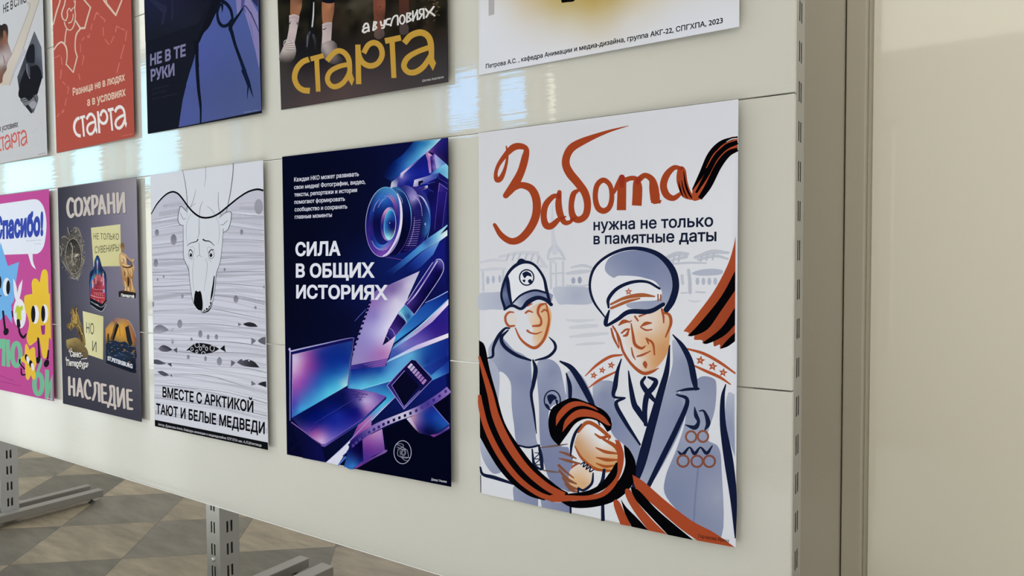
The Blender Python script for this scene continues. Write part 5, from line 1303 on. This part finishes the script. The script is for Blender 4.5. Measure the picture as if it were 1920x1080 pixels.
p.start('printed_title'); p.cr(260, 0, 8)
p.text('НЕ В ТЕ', (172, 982), (705, 832), (172, 822), '#716f8e', 'H', .04)
p.cr(260, 120, 7.7125)
p.text('РУКИ', (176, 246), (520, 158), (172, 88), '#716f8e', 'H', .04)
p.start('printed_small_print')
for t in ('190,368 215,362', '232,358 330,334', '345,330 440,307', '190,436 260,420', '275,416 400,388', '195,508 310,483', '335,478 570,427'):     # illegible lines
    p.brush(t, '#20242d', 14, cap=False)
p.start('printed_signature'); p.lines('1518,702,10 1640,683,10;1655,680,10 1728,668,10', '#6f769e', 9, cap=False)
p.done()

# red poster
p = upper('poster', 'red poster with cream outline drawing and dashed lines over white lettering', (106, 287), (252, 256.3), '#a04b40', far=.013)
p.start('printed_outline_drawing'); p.cr(90, 0, 7.2)
L = '#c4ab98'
p.lines('165,-60,18 160,20,18 112,170,20 72,330,16;240,-40,16 220,70,16 195,140,18 185,200,18 205,260,16 240,280,16;240,280,14 262,220,16 262,150,14 290,110,12 310,150,12 330,115,12 350,105,12 368,60,12 350,10,12;370,10,12 362,120,12 370,200,14 365,270,14;220,300,14 240,360,14 280,405,14 320,395,14 350,340,14 365,275,14;340,190,12 335,250,12 310,300,14 280,310,16;370,275,16 435,380,22;435,382,30 495,378,28;495,380,20 535,230,18 575,100,18;575,102,18 480,-10,20;430,395,22 385,460,20 368,560,16 370,680,16 395,765,16;395,765,16 340,978,16;340,975,16 245,868,16;245,868,14 258,760,14 245,640,20 190,570,24 130,600,20 80,672,16;250,395,14 232,500,14 228,580,16;735,-20,16 790,50,28 915,205,26;915,205,22 1000,-5,18;790,40,16 785,-30,14', L, 14)
p.start('printed_dashed_lines')
D = '#b8685c'
p.lines('620,270,14 655,170,20;655,170,20 685,195,18;710,220,16 765,268,14;768,265,14 760,300,12;595,320,12 580,400,12;745,370,12 748,480,12;530,490,14 548,505,16;560,460,12 555,500,14;485,510,14 458,545,14;437,595,10 440,700,10;470,745,12 485,780,14;485,780,12 458,875,10;770,530,12 820,600,14;850,580,12 890,490,12;910,435,12 928,350,16;928,350,14 968,378,14;990,385,16 1030,405,16;1060,420,16 1045,550,14;1028,610,14 980,790,14;965,850,14 930,980,14;95,780,14 155,748,12;178,770,12 192,870,12;182,940,12 168,1060,14;415,1000,12 430,1070,12', D, 12)
p.cr(90, 130, 6.753)
p.lines('165,20,10 158,115,12;190,160,12 215,190,12;245,215,12 260,240,14;260,240,12 248,310,10;232,370,10 215,455,12;200,515,16 178,545,20;140,560,12 118,600,12', D, 12)
p.start('printed_slogan')
p.text('Разница не в людях', (315, 332), (975, 138), (312, 240), '#c9b19c', 'H', .025)
p.text('а в условиях', (497, 464), (984, 330), (494, 388), '#c9b19c', 'x', .025)
p.start('printed_lettering')
logo(p, '#d4cdc8', (((365, 904), (1552, 682), (1430, 284)), tuple((90 + x / 6.753, 130 + y / 6.753) for x, y in ((415, 864), (988, 738), (915, 453)))))
p.start('printed_signature'); p.cr(90, 130, 6.753)
p.lines('935,846,6 1010,830,6;1022,827,6 1065,818,6', '#b8786c', 6, cap=False)
p.done()

# pale photo poster
br = (88.6, 290); b_ = px2board(*br, 0)
p = upper('poster', 'pale grey poster with a beige band and dark diamond photo over red lettering', board2px(b_[0] - .66, b_[1], 0), br, '#b3b1b1', far=.013)
p.start('printed_diagonal_band'); p.cr(0, 0, 6.75)
p.poly('0,1080 -25,1080 -25,940 20,880 85,890 150,690 370,110 330,20 490,-20 500,10 120,1080', '0,1060:#b3a594 200,700:#b9ada0 400,150:#b0a89c')
p.lines('150,690,6 370,112,7 335,30,6;120,1080,8 290,620,8 500,-10,8', '#8d857c', 6)
p.poly('275,650 300,600 340,660 290,720 200,900 130,1000 180,860', '#a5a2a8')
p.start('printed_woman_photo')
p.fill('-18,330 20,320 50,300 90,320 105,400 100,520 130,620 155,690! 95,800 85,880! 40,960 30,1040! -30,1080! -30,560', '20,380:#2a2522 90,400:#3a302c 50,500:#7a5648 20,600:#6e544c 60,700:#a39a98 120,700:#a08f8c 20,800:#a8a09f 60,860:#6a5248 10,1000:#6e4a3e 20,460:#3a2c26 100,600:#8a7a76')
p.fill('40,400 70,395 85,470 70,540 50,530', '#7c5444'); p.lines('60,500,5 72,512,5;30,540,7 90,560,6;40,700,8 60,800,10', '#8a4c40', 6)
p.start('printed_man_photo')
p.poly('435,392 525,600 545,980 490,1060 440,1380 395,1440 260,1270 245,1150 218,975', '435,420:#55575c 330,700:#3a3d44 500,700:#5a5e66 260,950:#4a4d54 520,950:#4a4d55 400,850:#2c2d33 350,1050:#232429 330,1250:#232327')
p.fill('400,560 435,580 440,760 420,800 340,780 330,700 360,600', '#1e1f24'); p.fill('400,840 480,830 530,960 500,1100 440,1230 250,1240 245,1100 300,920 340,860', '#1b1c20')
p.lines('340,810,14 345,900,20 375,990,14', '#6a6a70', 12); p.fill('345,830 375,850 380,960 360,960', '#45464c')
p.cr(0, 150, 6.353)
p.fill('250,225! 300,210 350,250 430,170 455,240 395,400! 340,300 290,310', '300,230:#6c6b6d 380,260:#76757a 430,220:#58575a 390,380:#46464a')
p.fill('345,290 400,250 435,285 395,345', '#8c8b90'); p.lines('265,240,10 320,225,10;270,265,8 330,250,8;400,180,10 430,250,10', '#3c3b3f', 9)
p.start('printed_paint_flecks')
rnd = random.Random(12)
for i in range(70):
    x, y = rnd.uniform(60, 540), rnd.uniform(-60, 830)
    if 215 < x < 470 and y < 420: continue
    if x < 330 and 480 < y < 860: continue
    if x < 270 - (y + 60) * .5 + 60: continue
    p.brush([(x, y, rnd.uniform(2, 6), False), (x + rnd.uniform(-20, 20), y + rnd.uniform(-5, 26), 2, False)], rnd.choice(['#86848a', '#98969b', '#77757c', '#a3a1a5']), cap=False)
p.start('printed_slogan')
p.text('в условиях', (-10, 614), (216, 556), (-10, 562), '#3a3437', 'x', .025)
p.cr(0, 0, 6.75)
p.text('НЕ В', (42, 168), (165, 108), (40, 62), '#2e2a2c', 'H', .02); p.text('СЛЮ', (178, 92), (340, 22), (176, -10), '#2e2a2c', 'H', .02)
p.start('printed_lettering')
logo(p, '#b85a52', (((836, 812), (1552, 682), (1430, 284)), tuple((x / 6.353, 150 + y / 6.353) for x, y in ((145, 815), (322, 772), (285, 594)))))
p.start('printed_signature'); p.cr(0, 150, 6.353)
p.lines('455,887,6 540,868,6', '#7a787c', 5)
p.done()

# white poster with a golden glow
p = upper('poster', 'white poster with a golden glow and one line of small black print', (898, 141), (1386, 50), '#cdced4', far=.012)
p.start('printed_glow'); p.cr(880, 0, 3.692)
p.poly('60,-340 1868,-600 1867,184 66,519', '60,0:#cccdd2 66,500:#cccdd3 300,200:#cbcacb 250,60:#c9c6c3 400,30:#c1b39b 600,30:#b4a06e 850,40:#b09a60 1000,10:#b3a070 900,110:#bcae8c 700,150:#c3bba8 1200,20:#c6bdab 1100,130:#c8c4bf 500,150:#c5bfb4 700,300:#cccacb 1400,100:#cbcbcf 1500,0:#cac9ca 1860,0:#cdced4 1860,180:#d2d3d9 1300,250:#cccdd2 750,-150:#a8924f 400,-200:#bba985 1200,-250:#bfb08c', grid=60)
p.poly('132,-60 174,-60 173,100 134,110', '#a5a1a2'); p.fill('628,-30! 640,20! 680,15 720,10 745,-15!', '#0a0a0b')
p.start('printed_credit_line')
p.text('Петрова А.С. , кафедра Анимации и медиа-дизайна, группа АКГ-22, СПГХПА, 2023', (114, 474), (1755, 158), (114, 444), '#17171a', 'H', .025)
p.done()
